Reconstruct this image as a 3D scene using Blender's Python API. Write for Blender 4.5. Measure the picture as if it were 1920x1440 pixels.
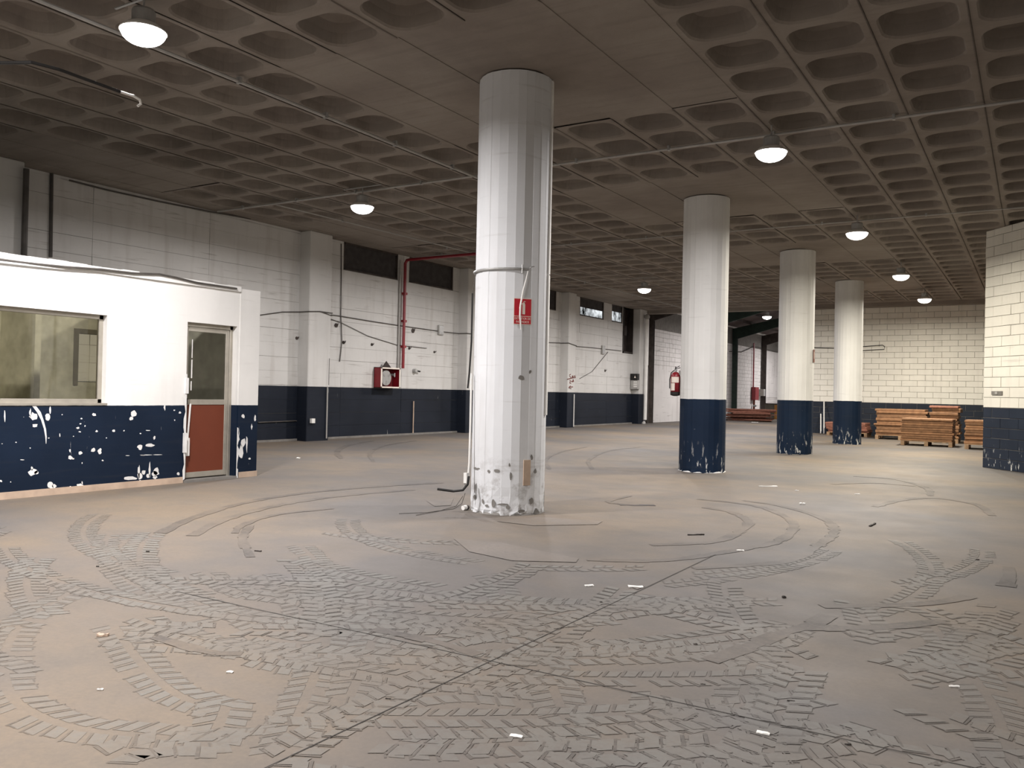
import bpy, bmesh, math, random
from mathutils import Vector, Matrix
import numpy as np
random.seed(7)
for o in list(bpy.data.objects): bpy.data.objects.remove(o)
SC = bpy.context.scene
COL = SC.collection
# ------------------------------------------------------------------ camera
EYE = 1.31
FPX = 1595.6
YAW, PITCH, ROLL = 0.55103, 0.00927, 0.02135
_f = np.array([-math.sin(YAW)*math.cos(PITCH), math.cos(YAW)*math.cos(PITCH), math.sin(PITCH)])
_r0 = np.array([math.cos(YAW), math.sin(YAW), 0.0]); _u0 = np.cross(_r0, _f)
_r = math.cos(ROLL)*_r0 + math.sin(ROLL)*_u0
_u = -math.sin(ROLL)*_r0 + math.cos(ROLL)*_u0
cam = bpy.data.cameras.new('camera'); camo = bpy.data.objects.new('camera', cam); COL.objects.link(camo)
cam.sensor_width = 36; cam.lens = FPX/1920*36; cam.clip_start = .05; cam.clip_end = 200
camo.matrix_world = Matrix(((_r[0], _u[0], -_f[0], 0), (_r[1], _u[1], -_f[1], 0), (_r[2], _u[2], -_f[2], EYE), (0, 0, 0, 1)))
SC.camera = camo
# ------------------------------------------------------------------ world, exposure
wd = bpy.data.worlds.new('world'); SC.world = wd; wd.use_nodes = True
wd.node_tree.nodes['Background'].inputs[0].default_value = (.55, .6, .7, 1)
wd.node_tree.nodes['Background'].inputs[1].default_value = .03
SC.view_settings.view_transform = 'Standard'; SC.view_settings.look = 'None'
SC.view_settings.gamma = 1; SC.view_settings.use_curve_mapping = False
SC.view_settings.exposure = 0.16
LAMP_W = 260.0           # radiant power of one high-bay lamp
COOL = (1.0, .955, .95); WARM = (1.0, .925, .79)
# ------------------------------------------------------------------ pixel -> place
def ray(x, y): return (x-960)/FPX*_r + (720-y)/FPX*_u + _f
CAM = np.array([0, 0, EYE])
def at_z(x, y, z=0.): d = ray(x, y); return CAM + d*(z-EYE)/d[2]
def at_x(x, y, X): d = ray(x, y); return CAM + d*X/d[0]
def at_y(x, y, Y): d = ray(x, y); return CAM + d*Y/d[1]
def project(P):
    d = np.array(P)-CAM; w = d@_f
    return 960+FPX*(d@_r)/w, 720-FPX*(d@_u)/w, w
def on_cyl(x, y, c, R):
    d = ray(x, y); a = d[0]**2+d[1]**2; b = -2*(d[0]*c[0]+d[1]*c[1]); cc = c[0]**2+c[1]**2-R*R
    t = (-b-math.sqrt(max(0, b*b-4*a*cc)))/(2*a); return CAM+t*d
def floor_z(x): return max(0., min(.1405, (-4.9-x)*.0158))
def at_floor(px, py):
    P = at_z(px, py, 0)
    for _ in range(6): P = at_z(px, py, floor_z(P[0]))
    return P
CZ = 4.737               # ceiling soffit
WL = -13.8               # face of the left wall
# ------------------------------------------------------------------ materials
class NT:
    def __init__(s, name):
        s.m = bpy.data.materials.new(name); s.m.use_nodes = True
        s.t = s.m.node_tree; s.b = s.t.nodes['Principled BSDF']; s.out = s.t.nodes['Material Output']
    def n(s, typ, ins=None, **kw):
        nd = s.t.nodes.new(typ)
        for k, v in kw.items(): setattr(nd, k, v)
        for k, v in (ins or {}).items(): s.put(nd.inputs[k], v)
        return nd
    def put(s, sock, v):
        if hasattr(v, 'is_linked') or isinstance(v, bpy.types.NodeSocket): s.t.links.new(v, sock)
        else:
            if sock.type == 'RGBA' and len(v) == 3: v = (*v, 1)
            sock.default_value = v
    def math(s, op, a, b=0., c=None, clamp=False):
        nd = s.n('ShaderNodeMath', operation=op, use_clamp=clamp)
        s.put(nd.inputs[0], a); s.put(nd.inputs[1], b)
        if c is not None: s.put(nd.inputs[2], c)
        return nd.outputs[0]
    def mix(s, f, a, b, typ='MIX'):
        nd = s.n('ShaderNodeMix', data_type='RGBA', blend_type=typ)
        s.put(nd.inputs[0], f); s.put(nd.inputs[6], a); s.put(nd.inputs[7], b); return nd.outputs[2]
    def pos(s, scale=None, obj=False):
        p = s.n('ShaderNodeTexCoord').outputs['Object'] if obj else s.n('ShaderNodeNewGeometry').outputs['Position']
        if scale is None: return p
        nd = s.n('ShaderNodeVectorMath', operation='MULTIPLY'); s.put(nd.inputs[0], p); nd.inputs[1].default_value = scale
        return nd.outputs[0]
    def noise(s, scale, detail=3., rough=.55, vec=None, out='Fac', dist=0.):
        nd = s.n('ShaderNodeTexNoise'); nd.inputs['Scale'].default_value = scale; nd.inputs['Detail'].default_value = detail
        nd.inputs['Roughness'].default_value = rough; nd.inputs['Distortion'].default_value = dist
        s.put(nd.inputs['Vector'], vec if vec is not None else s.pos()); return nd.outputs[out]
    def ramp(s, v, a, b):
        nd = s.n('ShaderNodeMapRange', clamp=True); s.put(nd.inputs[0], v); nd.inputs[1].default_value = a; nd.inputs[2].default_value = b
        return nd.outputs[0]
    def bump(s, h, strength=.3, dist=.01):
        nd = s.n('ShaderNodeBump'); s.put(nd.inputs['Height'], h); nd.inputs['Strength'].default_value = strength
        nd.inputs['Distance'].default_value = dist; s.t.links.new(nd.outputs[0], s.b.inputs['Normal'])
    def set(s, **kw):
        for k, v in kw.items(): s.put(s.b.inputs[{'color': 'Base Color', 'rough': 'Roughness', 'metal': 'Metallic', 'spec': 'Specular IOR Level'}.get(k, k)], v)
        return s

def simple(name, col, rough=.6, metal=0., var=.15, scale=6., spec=.3, rand=0.):
    t = NT(name)
    n = t.noise(scale, 4.)
    c2 = tuple(c*(1-var*1.6) for c in col); c1 = tuple(min(1, c*(1+var*.6)) for c in col)
    c = t.mix(t.ramp(n, .3, .7), c2, c1)
    if rand:
        r = t.n('ShaderNodeObjectInfo').outputs['Random']
        hs = t.n('ShaderNodeHueSaturation'); t.put(hs.inputs['Color'], c)
        t.put(hs.inputs['Value'], t.math('MULTIPLY_ADD', r, rand*2, 1-rand)); c = hs.outputs[0]
    t.set(color=c, rough=rough, metal=metal, spec=spec); return t.m

def paint(name, band, white=(.74, .735, .72), blue=(.0036, .0112, .0275), chip=.71, chipcol=(.6, .6, .58), grime=.25, ragged=.012,
          foot=None, joint=None, wear=.0):
    """white oil paint above, navy oil paint below the height `band`; chips through the navy show pale plaster"""
    t = NT(name); P = t.pos(); z = t.n('ShaderNodeSeparateXYZ', {0: P}).outputs[2]
    n1 = t.noise(1.1, 5.); n2 = t.noise(14., 4.); st = t.noise(1., 5., vec=t.pos((5., 5., .5)))
    hz = t.noise(1., 4., vec=t.pos((1.2, 1.2, 16.)))
    w = t.mix(t.ramp(n1, .35, .75), white, tuple(c*.88 for c in white))
    w = t.mix(t.math('MULTIPLY', t.ramp(st, .52, .8), grime), w, (.36, .33, .30))
    w = t.mix(t.math('MULTIPLY', t.ramp(hz, .62, .75), grime*1.3), w, (.30, .28, .26))
    w = t.mix(t.ramp(t.noise(5., 8., .7), .725, .76), w, (.30, .28, .26))
    if foot:
        fm = t.math('MULTIPLY', t.ramp(z, foot, 0.05), t.ramp(t.noise(7., 6., .65), .50, .62))
        w = t.mix(fm, w, (.33, .32, .31))
    if band is not None:
        b = t.mix(t.ramp(n1, .3, .75), blue, tuple(c*1.5+.002 for c in blue))
        b = t.mix(t.math('MULTIPLY', t.ramp(hz, .55, .8), .25), b, (.028, .031, .037))
        cn = t.noise(8., 7., .62, dist=.4); cm = t.ramp(cn, chip, chip+.02)
        vs = t.ramp(t.noise(1., 6., .6, vec=t.pos((26., 26., 2.2))), .715, .75)
        cm = t.math('MAXIMUM', cm, vs)
        if wear:
            low = t.math('MULTIPLY', t.ramp(z, .55, .05), t.ramp(t.noise(1., 6., .6, vec=t.pos((17., 17., 4.5))), .66-wear, .70-wear)); cm = t.math('MAXIMUM', cm, low)
        b = t.mix(cm, b, chipcol)
        zz = t.math('MULTIPLY_ADD', t.noise(6., 3.), ragged*2, t.math('SUBTRACT', z, ragged))
        c = t.mix(t.math('GREATER_THAN', zz, band), b, w)
    else: c = w
    t.set(color=c, rough=.6, spec=.18)
    t.bump(t.math('MULTIPLY_ADD', n2, .5, t.math('MULTIPLY', hz, .6)), .25, .008)
    return t.m

M = {}
def floor_mat(name='dusty_concrete_floor', over=None, amount=0., scale=1., lo=.3, hi=.65, bumpk=1.):
    """dusty concrete; with `over` the same floor overprinted by a film of that colour (tyre marks, dust) in patches"""
    t = NT(name)
    big = t.noise(.30, 5., .6); mid = t.noise(1.7, 6., .65); fine = t.noise(38., 5., .7); sw = t.noise(1., 5., .6, vec=t.pos((.5, 3.2, 1.)))
    c = t.mix(t.ramp(big, .40, .62), (.120, .111, .105), (.190, .148, .104))
    c = t.mix(t.math('MULTIPLY', t.ramp(mid, .45, .75), .5), c, (.108, .104, .096))
    c = t.mix(t.math('MULTIPLY', t.ramp(sw, .55, .8), .35), c, (.168, .150, .132))
    c = t.mix(t.math('MULTIPLY', t.ramp(fine, .3, .8), .45), c, (.090, .081, .073))
    if over:
        f = t.math('MULTIPLY', t.ramp(t.noise(scale, 4.), lo, hi), amount); f = t.math('MULTIPLY', f, t.ramp(t.noise(30., 3.), .15, .55))
        c = t.mix(f, c, over)
    t.set(color=c, rough=t.math('MULTIPLY_ADD', mid, .25, .55), spec=.28)
    t.bump(t.math('ADD', t.math('MULTIPLY', fine, .5), mid), .12, .01); return t.m
def ceil_mat():
    t = NT('raw_concrete_soffit')
    a = t.noise(.8, 6., .6); b = t.noise(22., 5., .7); s = t.noise(1., 4., vec=t.pos((.7, 9., 3.)))
    c = t.mix(t.ramp(a, .35, .7), (.225, .194, .168), (.315, .282, .247))
    c = t.mix(t.math('MULTIPLY', t.ramp(s, .5, .75), .4), c, (.175, .148, .130))
    c = t.mix(t.math('MULTIPLY', b, .3), c, (.160, .138, .124))
    t.set(color=c, rough=.9, spec=.15); t.bump(t.math('ADD', b, t.math('MULTIPLY', s, 1.5)), .3, .01); return t.m
def glass(name, tint, gl=.12):
    t = NT(name); tr = t.n('ShaderNodeBsdfTransparent', {0: tint}); g = t.n('ShaderNodeBsdfGlossy'); g.inputs['Roughness'].default_value = .03
    fr = t.n('ShaderNodeFresnel', {0: 1.5}); mx = t.n('ShaderNodeMixShader')
    t.put(mx.inputs[0], t.math('ADD', fr.outputs[0], t.math('MULTIPLY', t.noise(3.), gl*.3)))
    t.t.links.new(tr.outputs[0], mx.inputs[1]); t.t.links.new(g.outputs[0], mx.inputs[2]); t.t.links.new(mx.outputs[0], t.out.inputs[0]); return t.m
def emit(name, col, strength, var=0.):
    t = NT(name); e = t.n('ShaderNodeEmission', {0: col, 1: strength})
    if var: t.put(e.inputs[1], t.math('MULTIPLY', t.ramp(t.noise(3., 3.), .35, .65), strength))
    t.t.links.new(e.outputs[0], t.out.inputs[0]); return t.m
M['floor'] = floor_mat(); M['ceil'] = ceil_mat()
M['col_white'] = paint('column_white_paint', None, white=(.66, .675, .69), foot=.75, grime=.28)
M['col_band'] = paint('column_white_over_navy', 1.255, white=(.72, .72, .70), chip=.72, wear=.075, ragged=.008, grime=.18)
M['wall_left'] = paint('left_wall_paint', 1.335, white=(.60, .592, .572), chip=.80, grime=.5, blue=(.0072, .0100, .0168), ragged=.004)
M['pilaster'] = paint('pilaster_paint', 1.335, white=(.60, .592, .572), chip=.80, grime=.3, blue=(.0072, .0100, .0168), ragged=.004)
M['wall_block'] = paint('block_wall_paint', 1.20, white=(.76, .74, .67), chip=.80, grime=.22, blue=(.0150, .0195, .0290), ragged=.004)
M['wall_angled'] = paint('angled_wall_paint', 1.20, white=(.76, .74, .67), chip=.76, grime=.2, blue=(.0140, .0195, .0320), ragged=.004, wear=.05)
M['wall_annex'] = paint('annex_wall_paint', None, white=(.72, .70, .685), grime=.55)
M['booth'] = paint('booth_paint', 1.05, white=(.80, .795, .77), chip=.735, chipcol=(.74, .74, .74), grime=.12, blue=(.0030, .0090, .0225), ragged=.006)
M['booth_in'] = simple('booth_interior_paint', (.60, .585, .50), .7)
M['chip'] = simple('bare_plaster', (.72, .72, .71), .8, var=.08)
M['mortar'] = simple('grey_mortar', (.20, .19, .175), .9)
M['mortar_navy'] = M['mortar']
M['skirt'] = simple('tan_skirting', (.50, .38, .29), .7, var=.12)
M['alu'] = simple('dull_aluminium', (.46, .43, .37), .42, .55, var=.1)
M['rust_panel'] = simple('rust_red_panel', (.150, .036, .017), .5, var=.08, scale=2.)
M['glass_olive'] = glass('olive_glass', (.90, .88, .76, 1))
M['glass_grey'] = glass('grey_glass', (.88, .88, .84, 1))
M['dark_panel'] = simple('dark_grey_board', (.055, .050, .050), .8, var=.2)
M['dark_brown'] = simple('dark_brown_metal', (.035, .027, .024), .7, var=.3)
M['glow_pane'] = emit('glowing_window_pane', (.92, .97, 1, 1), .9, 1.)  # window glass given an uneven glow of its own
M['red'] = simple('red_enamel', (.23, .009, .017), .38, var=.1, spec=.5)
M['red_dark'] = simple('dark_red_interior', (.11, .010, .012), .6)
M['sign_red'] = simple('sign_red', (.48, .012, .025), .4, var=.05)
M['sign_white'] = simple('sign_cream', (.78, .70, .62), .5, var=.05)
M['galv'] = simple('galvanised_steel', (.42, .42, .41), .45, .5, var=.15)
M['conduit'] = simple('grey_conduit', (.40, .39, .37), .5, .1, var=.1)
M['white_plastic'] = simple('white_plastic', (.76, .75, .72), .4, var=.06)
M['black'] = simple('black_rubber', (.018, .017, .016), .6, var=.2)
M['cable'] = simple('dark_cable', (.09, .082, .075), .6, var=.2)
M['green_steel'] = simple('dark_green_steel', (.020, .036, .028), .5, var=.25)
M['brown_steel'] = simple('dark_rusty_steel', (.060, .048, .042), .6, var=.3)
M['roof_sheet'] = simple('brown_roof_sheet', (.135, .105, .100), .75, var=.2)
M['timber'] = simple('orange_timber', (.285, .150, .076), .65, var=.2, scale=9., rand=.25)
M['timber_red'] = simple('reddish_timber', (.29, .125, .085), .65, var=.25, scale=9., rand=.22)
M['timber_pale'] = simple('pale_pallet_wood', (.36, .235, .14), .75, var=.2, scale=9., rand=.12)
M['crate'] = simple('olive_grey_board', (.16, .145, .115), .8)
M['orange'] = simple('orange_plank', (.48, .23, .06), .6)
M['paper'] = simple('white_litter', (.78, .77, .73), .7, var=.05)
M['twig'] = simple('dark_scrap', (.035, .030, .026), .8)
M['ink'] = simple('red_brown_ink', (.16, .03, .022), .7, var=.1)
M['diffuser_cool'] = emit('lamp_diffuser_cool', (1, .97, .95, 1), 14.)
M['diffuser_warm'] = emit('lamp_diffuser_warm', (1, .93, .80, 1), 14.)
M['tread'] = floor_mat('tyre_tread_line', (.046, .042, .038), .58, 1.2, .2, .62)
M['pad'] = floor_mat('tyre_tread_pad', (.165, .167, .153), .58, 1.4, .25, .65)
M['smear'] = floor_mat('tyre_smear', (.050, .045, .042), .75, 2.2, .35, .7)
M['dust'] = floor_mat('dust_film', (.190, .168, .150), .6, 1.6, .30, .65)

# ------------------------------------------------------------------ mesh helpers
ORG = {}
class MB:
    def __init__(s): s.v = []; s.f = []
    def add(s, vs, fs):
        k = len(s.v); s.v += [tuple(map(float, p)) for p in vs]; s.f += [tuple(i+k for i in f) for f in fs]; return s
    def box(s, x0, x1, y0, y1, z0, z1):
        return s.add([(x, y, z) for z in (z0, z1) for y in (y0, y1) for x in (x0, x1)],
                     [(0, 2, 3, 1), (4, 5, 7, 6), (0, 1, 5, 4), (2, 6, 7, 3), (0, 4, 6, 2), (1, 3, 7, 5)])
    def obox(s, c, ux, uy, uz, a, b, d):
        c, ux, uy, uz = map(Vector, (c, ux, uy, uz)); vs = []
        for k in (-1, 1):
            for j in (-1, 1):
                for i in (-1, 1): vs.append(c+ux*a*i*.5+uy*b*j*.5+uz*d*k*.5)
        return s.add(vs, [(0, 2, 3, 1), (4, 5, 7, 6), (0, 1, 5, 4), (2, 6, 7, 3), (0, 4, 6, 2), (1, 3, 7, 5)])
    def tube(s, pts, r, n=8, caps=True):
        P = [Vector(map(float, p)) for p in pts]; k0 = len(s.v); up = Vector((0, 0, 1)); prev = None
        for i, p in enumerate(P):
            t = (P[min(i+1, len(P)-1)]-P[max(i-1, 0)]).normalized()
            a = prev if prev is not None else (up if abs(t.z) < .9 else Vector((1, 0, 0)))
            a = (a-t*a.dot(t)).normalized(); b = t.cross(a); prev = a
            rr = r[i] if isinstance(r, (list, tuple)) else r
            for j in range(n):
                q = 2*math.pi*j/n; s.v.append(tuple(p+a*rr*math.cos(q)+b*rr*math.sin(q)))
        for i in range(len(P)-1):
            for j in range(n):
                a0 = k0+i*n+j; a1 = k0+i*n+(j+1) % n; s.f.append((a0, a1, a1+n, a0+n))
        if caps: s.f.append(tuple(range(k0+n-1, k0-1, -1))); s.f.append(tuple(range(k0+(len(P)-1)*n, k0+len(P)*n)))
        return s
    def lathe(s, prof, c=(0, 0, 0), n=24, axis='z'):
        k0 = len(s.v); m = len(prof)
        for (r, z) in prof:
            for j in range(n):
                q = 2*math.pi*j/n; x, y = r*math.cos(q), r*math.sin(q)
                p = (x, y, z) if axis == 'z' else ((z, x, y) if axis == 'x' else (x, z, y))
                s.v.append((c[0]+p[0], c[1]+p[1], c[2]+p[2]))
        for i in range(m-1):
            for j in range(n):
                a0 = k0+i*n+j; a1 = k0+i*n+(j+1) % n; s.f.append((a0, a1, a1+n, a0+n))
        s.f.append(tuple(range(k0+n-1, k0-1, -1))); s.f.append(tuple(range(k0+(m-1)*n, k0+m*n))); return s
    def poly(s, pts, nrm, th):
        """a flat polygon given as 3-D points, thickened by th along nrm"""
        n = len(pts); nv = Vector(nrm)*th; vs = [Vector(map(float, p)) for p in pts]
        s.add(vs+[v+nv for v in vs], [tuple(range(n, 2*n)), tuple(range(n-1, -1, -1))]+[(i, (i+1) % n, (i+1) % n+n, i+n) for i in range(n)]); return s
    def mesh(s, name, mat, org=(0, 0, 0), smooth=False, fix=True):
        me = bpy.data.meshes.new(name); me.from_pydata([(a-org[0], b-org[1], c-org[2]) for a, b, c in s.v], [], s.f); me.update()
        if fix:
            bm = bmesh.new(); bm.from_mesh(me); bmesh.ops.recalc_face_normals(bm, faces=bm.faces); bm.to_mesh(me); bm.free()
        if mat is not None: me.materials.append(M[mat] if isinstance(mat, str) else mat)
        if smooth: me.polygons.foreach_set('use_smooth', [True]*len(me.polygons))
        return me
    def build(s, name, mat, parent=None, org=None, smooth=False, fix=True):
        if parent is not None: org = ORG[parent.name]
        elif org is None: org = (0, 0, 0)
        me = s.mesh(name, mat, org, smooth, fix); o = bpy.data.objects.new(name, me); COL.objects.link(o)
        if parent is not None: o.parent = parent
        else: o.location = org
        ORG[o.name] = tuple(org); return o
def tag(o, label=None, cat=None, group=None, kind=None):
    if label: o['label'] = label
    if cat: o['category'] = cat
    if group: o['group'] = group
    if kind: o['kind'] = kind
    return o
def thing(name, loc, label, cat, group=None, kind=None):
    o = bpy.data.objects.new(name, None); COL.objects.link(o); o.location = tuple(map(float, loc)); o.empty_display_size = .2
    ORG[o.name] = tuple(map(float, loc)); return tag(o, label, cat, group, kind)
def part_copy(name, me, parent, loc=(0, 0, 0), rotz=0):
    o = bpy.data.objects.new(name, me); COL.objects.link(o); o.parent = parent
    og = ORG[parent.name]; o.location = (loc[0]-og[0], loc[1]-og[1], loc[2]-og[2]); o.rotation_euler[2] = rotz; return o
def bevel(o, w=.004, seg=1):
    m = o.modifiers.new('bevel', 'BEVEL'); m.width = w; m.segments = seg; m.limit_method = 'ANGLE'; return o
def spline(pts, step):
    P = [np.array(p[:2], float) for p in pts]; P = [2*P[0]-P[1]]+P+[2*P[-1]-P[-2]]; out = []
    for i in range(1, len(P)-2):
        for t in np.linspace(0, 1, 40, endpoint=False):
            a, b, c, d = P[i-1:i+3]; out.append(.5*((2*b)+(-a+c)*t+(2*a-5*b+4*c-d)*t*t+(-a+3*b-3*c+d)*t**3))
    out.append(P[-2]); L = [0]
    for a, b in zip(out, out[1:]): L.append(L[-1]+np.hypot(*(b-a)))
    out = np.array(out); s = np.arange(0, L[-1], step)
    return np.stack([np.interp(s, L, out[:, 0]), np.interp(s, L, out[:, 1])], 1)
def text_mesh(txt, size, mat, name):
    cu = bpy.data.curves.new('t', 'FONT'); cu.body = txt; cu.size = size; cu.align_x = 'CENTER'; cu.align_y = 'CENTER'; cu.extrude = .0006; cu.resolution_u = 3
    ob = bpy.data.objects.new('t', cu); COL.objects.link(ob); bpy.context.view_layer.update()
    me = bpy.data.meshes.new_from_object(ob.evaluated_get(bpy.context.evaluated_depsgraph_get())); bpy.data.objects.remove(ob)
    me.name = name; me.materials.clear(); me.materials.append(M[mat]); return me

# ================================================================== SETTING
# ------------------------------------------------------------------ floor
b = MB()
xs = [-14.6, -13.8, -12, -10.5, -9, -7.5, -6, -4.9, 0, 8.3]; ys = [-5.3, 5, 15, 25, 32.7, 45, 58.3]
for y in ys:
    for x in xs: b.v.append((x, y, floor_z(x)))
n = len(xs)
for j in range(len(ys)-1):
    for i in range(n-1): b.f.append((j*n+i, j*n+i+1, (j+1)*n+i+1, (j+1)*n+i))
FLOOR = tag(b.build('floor', 'floor', fix=False), 'dusty grey concrete floor crossed by tyre tracks', None, None, 'structure')
def ribbon_quad(B, a, c, w, dz):
    """flat strip from a to c (2-D), half width w"""
    a = np.array(a); c = np.array(c); d = c-a; L = np.hypot(*d)
    if L < 1e-6: return
    q = np.array([-d[1], d[0]])/L*w
    vs = [(p[0], p[1], floor_z(p[0])+dz) for p in (a-q, c-q, c+q, a+q)]
    B.add(vs, [(0, 1, 2, 3)])
# sawn joints
for i, (a, c) in enumerate([((-2.23, -1), (-2.23, 6.9)), ((-4.6, 3.5), (4.0, 3.46))]):
    B = MB(); a = np.array(a); c = np.array(c)
    for k in range(24):
        p = a+(c-a)*k/24; q = a+(c-a)*(k+1)/24; ribbon_quad(B, p, q, .0032, .0038)
    B.build('sawn_joint', 'twig', FLOOR, fix=False)
# tyre tracks
TR = MB(); PAD = MB(); SM = MB()
HOLES = [[(95, 1140), (150, 1150), (205, 1195), (250, 1250), (310, 1315), (240, 1365), (120, 1330), (40, 1290), (28, 1230), (45, 1180)],
         [(385, 1160), (470, 1180), (500, 1200), (440, 1200), (390, 1185)], [(850, 1005), (950, 1015), (1085, 1048), (1000, 1058), (880, 1040)], [(0, 1330), (60, 1360), (190, 1395), (150, 1440), (0, 1440)],
         [(1490, 1200), (1640, 1200), (1720, 1290), (1740, 1430), (1560, 1330), (1500, 1250)]]
def in_hole(p):
    u, v, w = project((p[0], p[1], floor_z(p[0])))
    for H in HOLES:
        c = False; j = len(H)-1
        for i in range(len(H)):
            if (H[i][1] > v) != (H[j][1] > v) and u < (H[j][0]-H[i][0])*(v-H[i][1])/(H[j][1]-H[i][1])+H[i][0]: c = not c
            j = i
        if c: return True
    return False
LZ = 0.
def lug_track(pts, hw=.115, pitch=.09, pads=True, jit=.006, slant=.035, lines=True):
    global LZ; LZ += .00002; zp = .0010+LZ
    S = spline(pts, pitch)
    for i in range(1, len(S)-1):
        t = S[i+1]-S[i-1]; L = np.hypot(*t)
        if L < 1e-6: continue
        if in_hole(S[i]): continue
        t = t/L; nn = np.array([-t[1], t[0]])
        for sd in (-1, 1):
            if random.random() < .07: continue
            off = pitch*.5 if sd > 0 else 0
            c0 = S[i]+t*(off+random.uniform(-jit, jit))
            a = c0+nn*sd*.022; e = c0+nn*sd*hw*random.uniform(.86, 1.05)+t*slant
            if pads:
                w = pitch*.33; vs = []
                for p in (a-t*w, e-t*w, e+t*w, a+t*w): vs.append((p[0], p[1], floor_z(p[0])+zp))
                PAD.add(vs, [(0, 1, 2, 3) if sd < 0 else (3, 2, 1, 0)])
            if lines:
                ribbon_quad(TR, a-t*pitch*.42, e-t*pitch*.42+nn*sd*.01, .0055*random.uniform(.6, 1.3), zp+.00001)
                if random.random() < .45: ribbon_quad(TR, e-t*pitch*.42, e+t*pitch*.1, .004, zp+.000015)
def smear(pts, w=.06):
    global LZ; LZ += .00003
    S = spline(pts, .12)
    for i in range(len(S)-1): ribbon_quad(SM, S[i], S[i+1]+(S[i+1]-S[i])*.04, w*random.uniform(.7, 1.2), .0012+LZ+.00001*(i % 2))
def px(*q): return [at_floor(*p)[:2] for p in q]
TREADS = [px((210, 1168), (232, 1200), (262, 1240), (300, 1279), (350, 1310), (430, 1330)),
  px((160, 1090), (124, 1115), (56, 1155), (19, 1200), (6, 1249), (22, 1305), (75, 1342), (150, 1366), (232, 1375), (300, 1382), (400, 1388), (520, 1380)),
  px((262, 1000), (225, 1024), (214, 1050), (240, 1087), (285, 1110), (337, 1125), (394, 1136), (440, 1150), (500, 1180)),
  px((560, 1020), (590, 1050), (618, 1110), (618, 1170), (600, 1240), (560, 1340), (520, 1440)),
  px((690, 1100), (700, 1160), (692, 1220), (650, 1320)),
  px((910, 1070), (935, 1100), (955, 1140), (980, 1200)),
  px((1015, 1230), (1040, 1297), (1068, 1369), (1078, 1445)),
  px((1430, 1200), (1405, 1260), (1385, 1325), (1330, 1400), (1290, 1440)),
  px((1740, 1160), (1769, 1198), (1830, 1276), (1863, 1325), (1884, 1383), (1904, 1440)),
  px((430, 1300), (418, 1340), (390, 1400)), px((1230, 1290), (1225, 1350), (1240, 1420), (1260, 1445)),
  px((1150, 1370), (1230, 1362), (1330, 1340)), px((230, 1180), (330, 1190), (420, 1215), (480, 1225)),
  px((400, 1190), (470, 1230), (560, 1250), (640, 1245)), px((330, 1165), (420, 1178), (520, 1200), (590, 1205)),
  px((1500, 1170), (1460, 1200), (1400, 1225), (1330, 1240)),
  px((560, 1190), (640, 1180), (760, 1200), (850, 1230)), px((180, 1440), (230, 1410), (330, 1395), (470, 1400)),
  px((640, 1300), (720, 1310), (860, 1300), (1000, 1310)), px((700, 1390), (840, 1400), (980, 1395), (1100, 1400)),
  px((470, 1075), (520, 1090), (560, 1130), (570, 1170)), px((380, 1070), (450, 1110), (520, 1120), (640, 1130))]
for T in TREADS: lug_track(T)
rng = random.Random(11)
C1 = np.array((-4.95, 8.0))
for k in range(34):                # partial loops driven round the near column
    R = rng.uniform(2.2, 6.4); c = C1+np.array((rng.uniform(-.6, 1.6), rng.uniform(-1.2, .5)))
    a0 = rng.uniform(-2.6, -.2); a1 = a0+rng.uniform(.35, 1.0)
    pts = [c+R*np.array((math.cos(a), math.sin(a))) for a in np.linspace(a0, a1, 7)]
    lug_track(pts, hw=rng.choice((.1, .115, .13)), pitch=rng.choice((.085, .095)))
for k in range(24):                # straighter passes in the foreground
    x = rng.uniform(-4.6, .2); y = rng.uniform(2.2, 5.6); a = rng.uniform(0, math.pi); R = rng.uniform(3, 8)*rng.choice((-1, 1)); L = rng.uniform(1.2, 3.)
    pts = [np.array((x, y))+R*np.array((math.cos(a+s/R)-math.cos(a), math.sin(a+s/R)-math.sin(a))) for s in np.linspace(-L/2, L/2, 6)]
    lug_track(pts)
SMEARS = [px((1300, 1066), (1400, 1060), (1482, 1051), (1535, 1022), (1562, 1002), (1560, 985), (1535, 969), (1461, 948), (1390, 938)),
  px((1100, 1050), (1209, 1052), (1287, 1047), (1389, 1030), (1451, 1018), (1484, 997), (1484, 977), (1443, 956), (1389, 944), (1300, 935)),
  px((1220, 1022), (1287, 1020), (1348, 1014), (1393, 993), (1402, 977), (1369, 960), (1310, 950)),
  px((300, 1000), (360, 972), (450, 945), (560, 926), (700, 913), (830, 905)), px((360, 1005), (420, 975), (520, 948), (640, 930), (780, 918)),
  px((1500, 1178), (1613, 1178), (1687, 1174), (1769, 1165)), px((1540, 1137), (1687, 1135), (1770, 1128), (1818, 1118)),
  px((1640, 950), (1690, 938), (1752, 934), (1830, 946), (1863, 969)), px((1600, 893), (1679, 899), (1736, 915), (1745, 930)),
  px((1885, 1100), (1893, 1080), (1890, 1062)), px((1330, 1240), (1400, 1215), (1460, 1190), (1520, 1172), (1560, 1150)),
  px((640, 860), (632, 848), (650, 836), (700, 826)), px((700, 866), (694, 850), (720, 836), (780, 826)), px((1030, 880), (1024, 862), (1050, 848), (1100, 838)),
  px((1110, 880), (1105, 862), (1140, 846), (1200, 838)), px((440, 1000), (455, 985), (520, 965), (640, 952)), px((470, 1045), (455, 1010), (470, 985)),
  px((700, 1180), (820, 1205), (900, 1230)), px((290, 1195), (400, 1225), (480, 1225)), px((1180, 930), (1140, 942), (1215, 948)), px((1560, 908), (1640, 906), (1720, 912))]
for i, T in enumerate(SMEARS): smear(T, .055 if i < 12 else .04)
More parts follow.
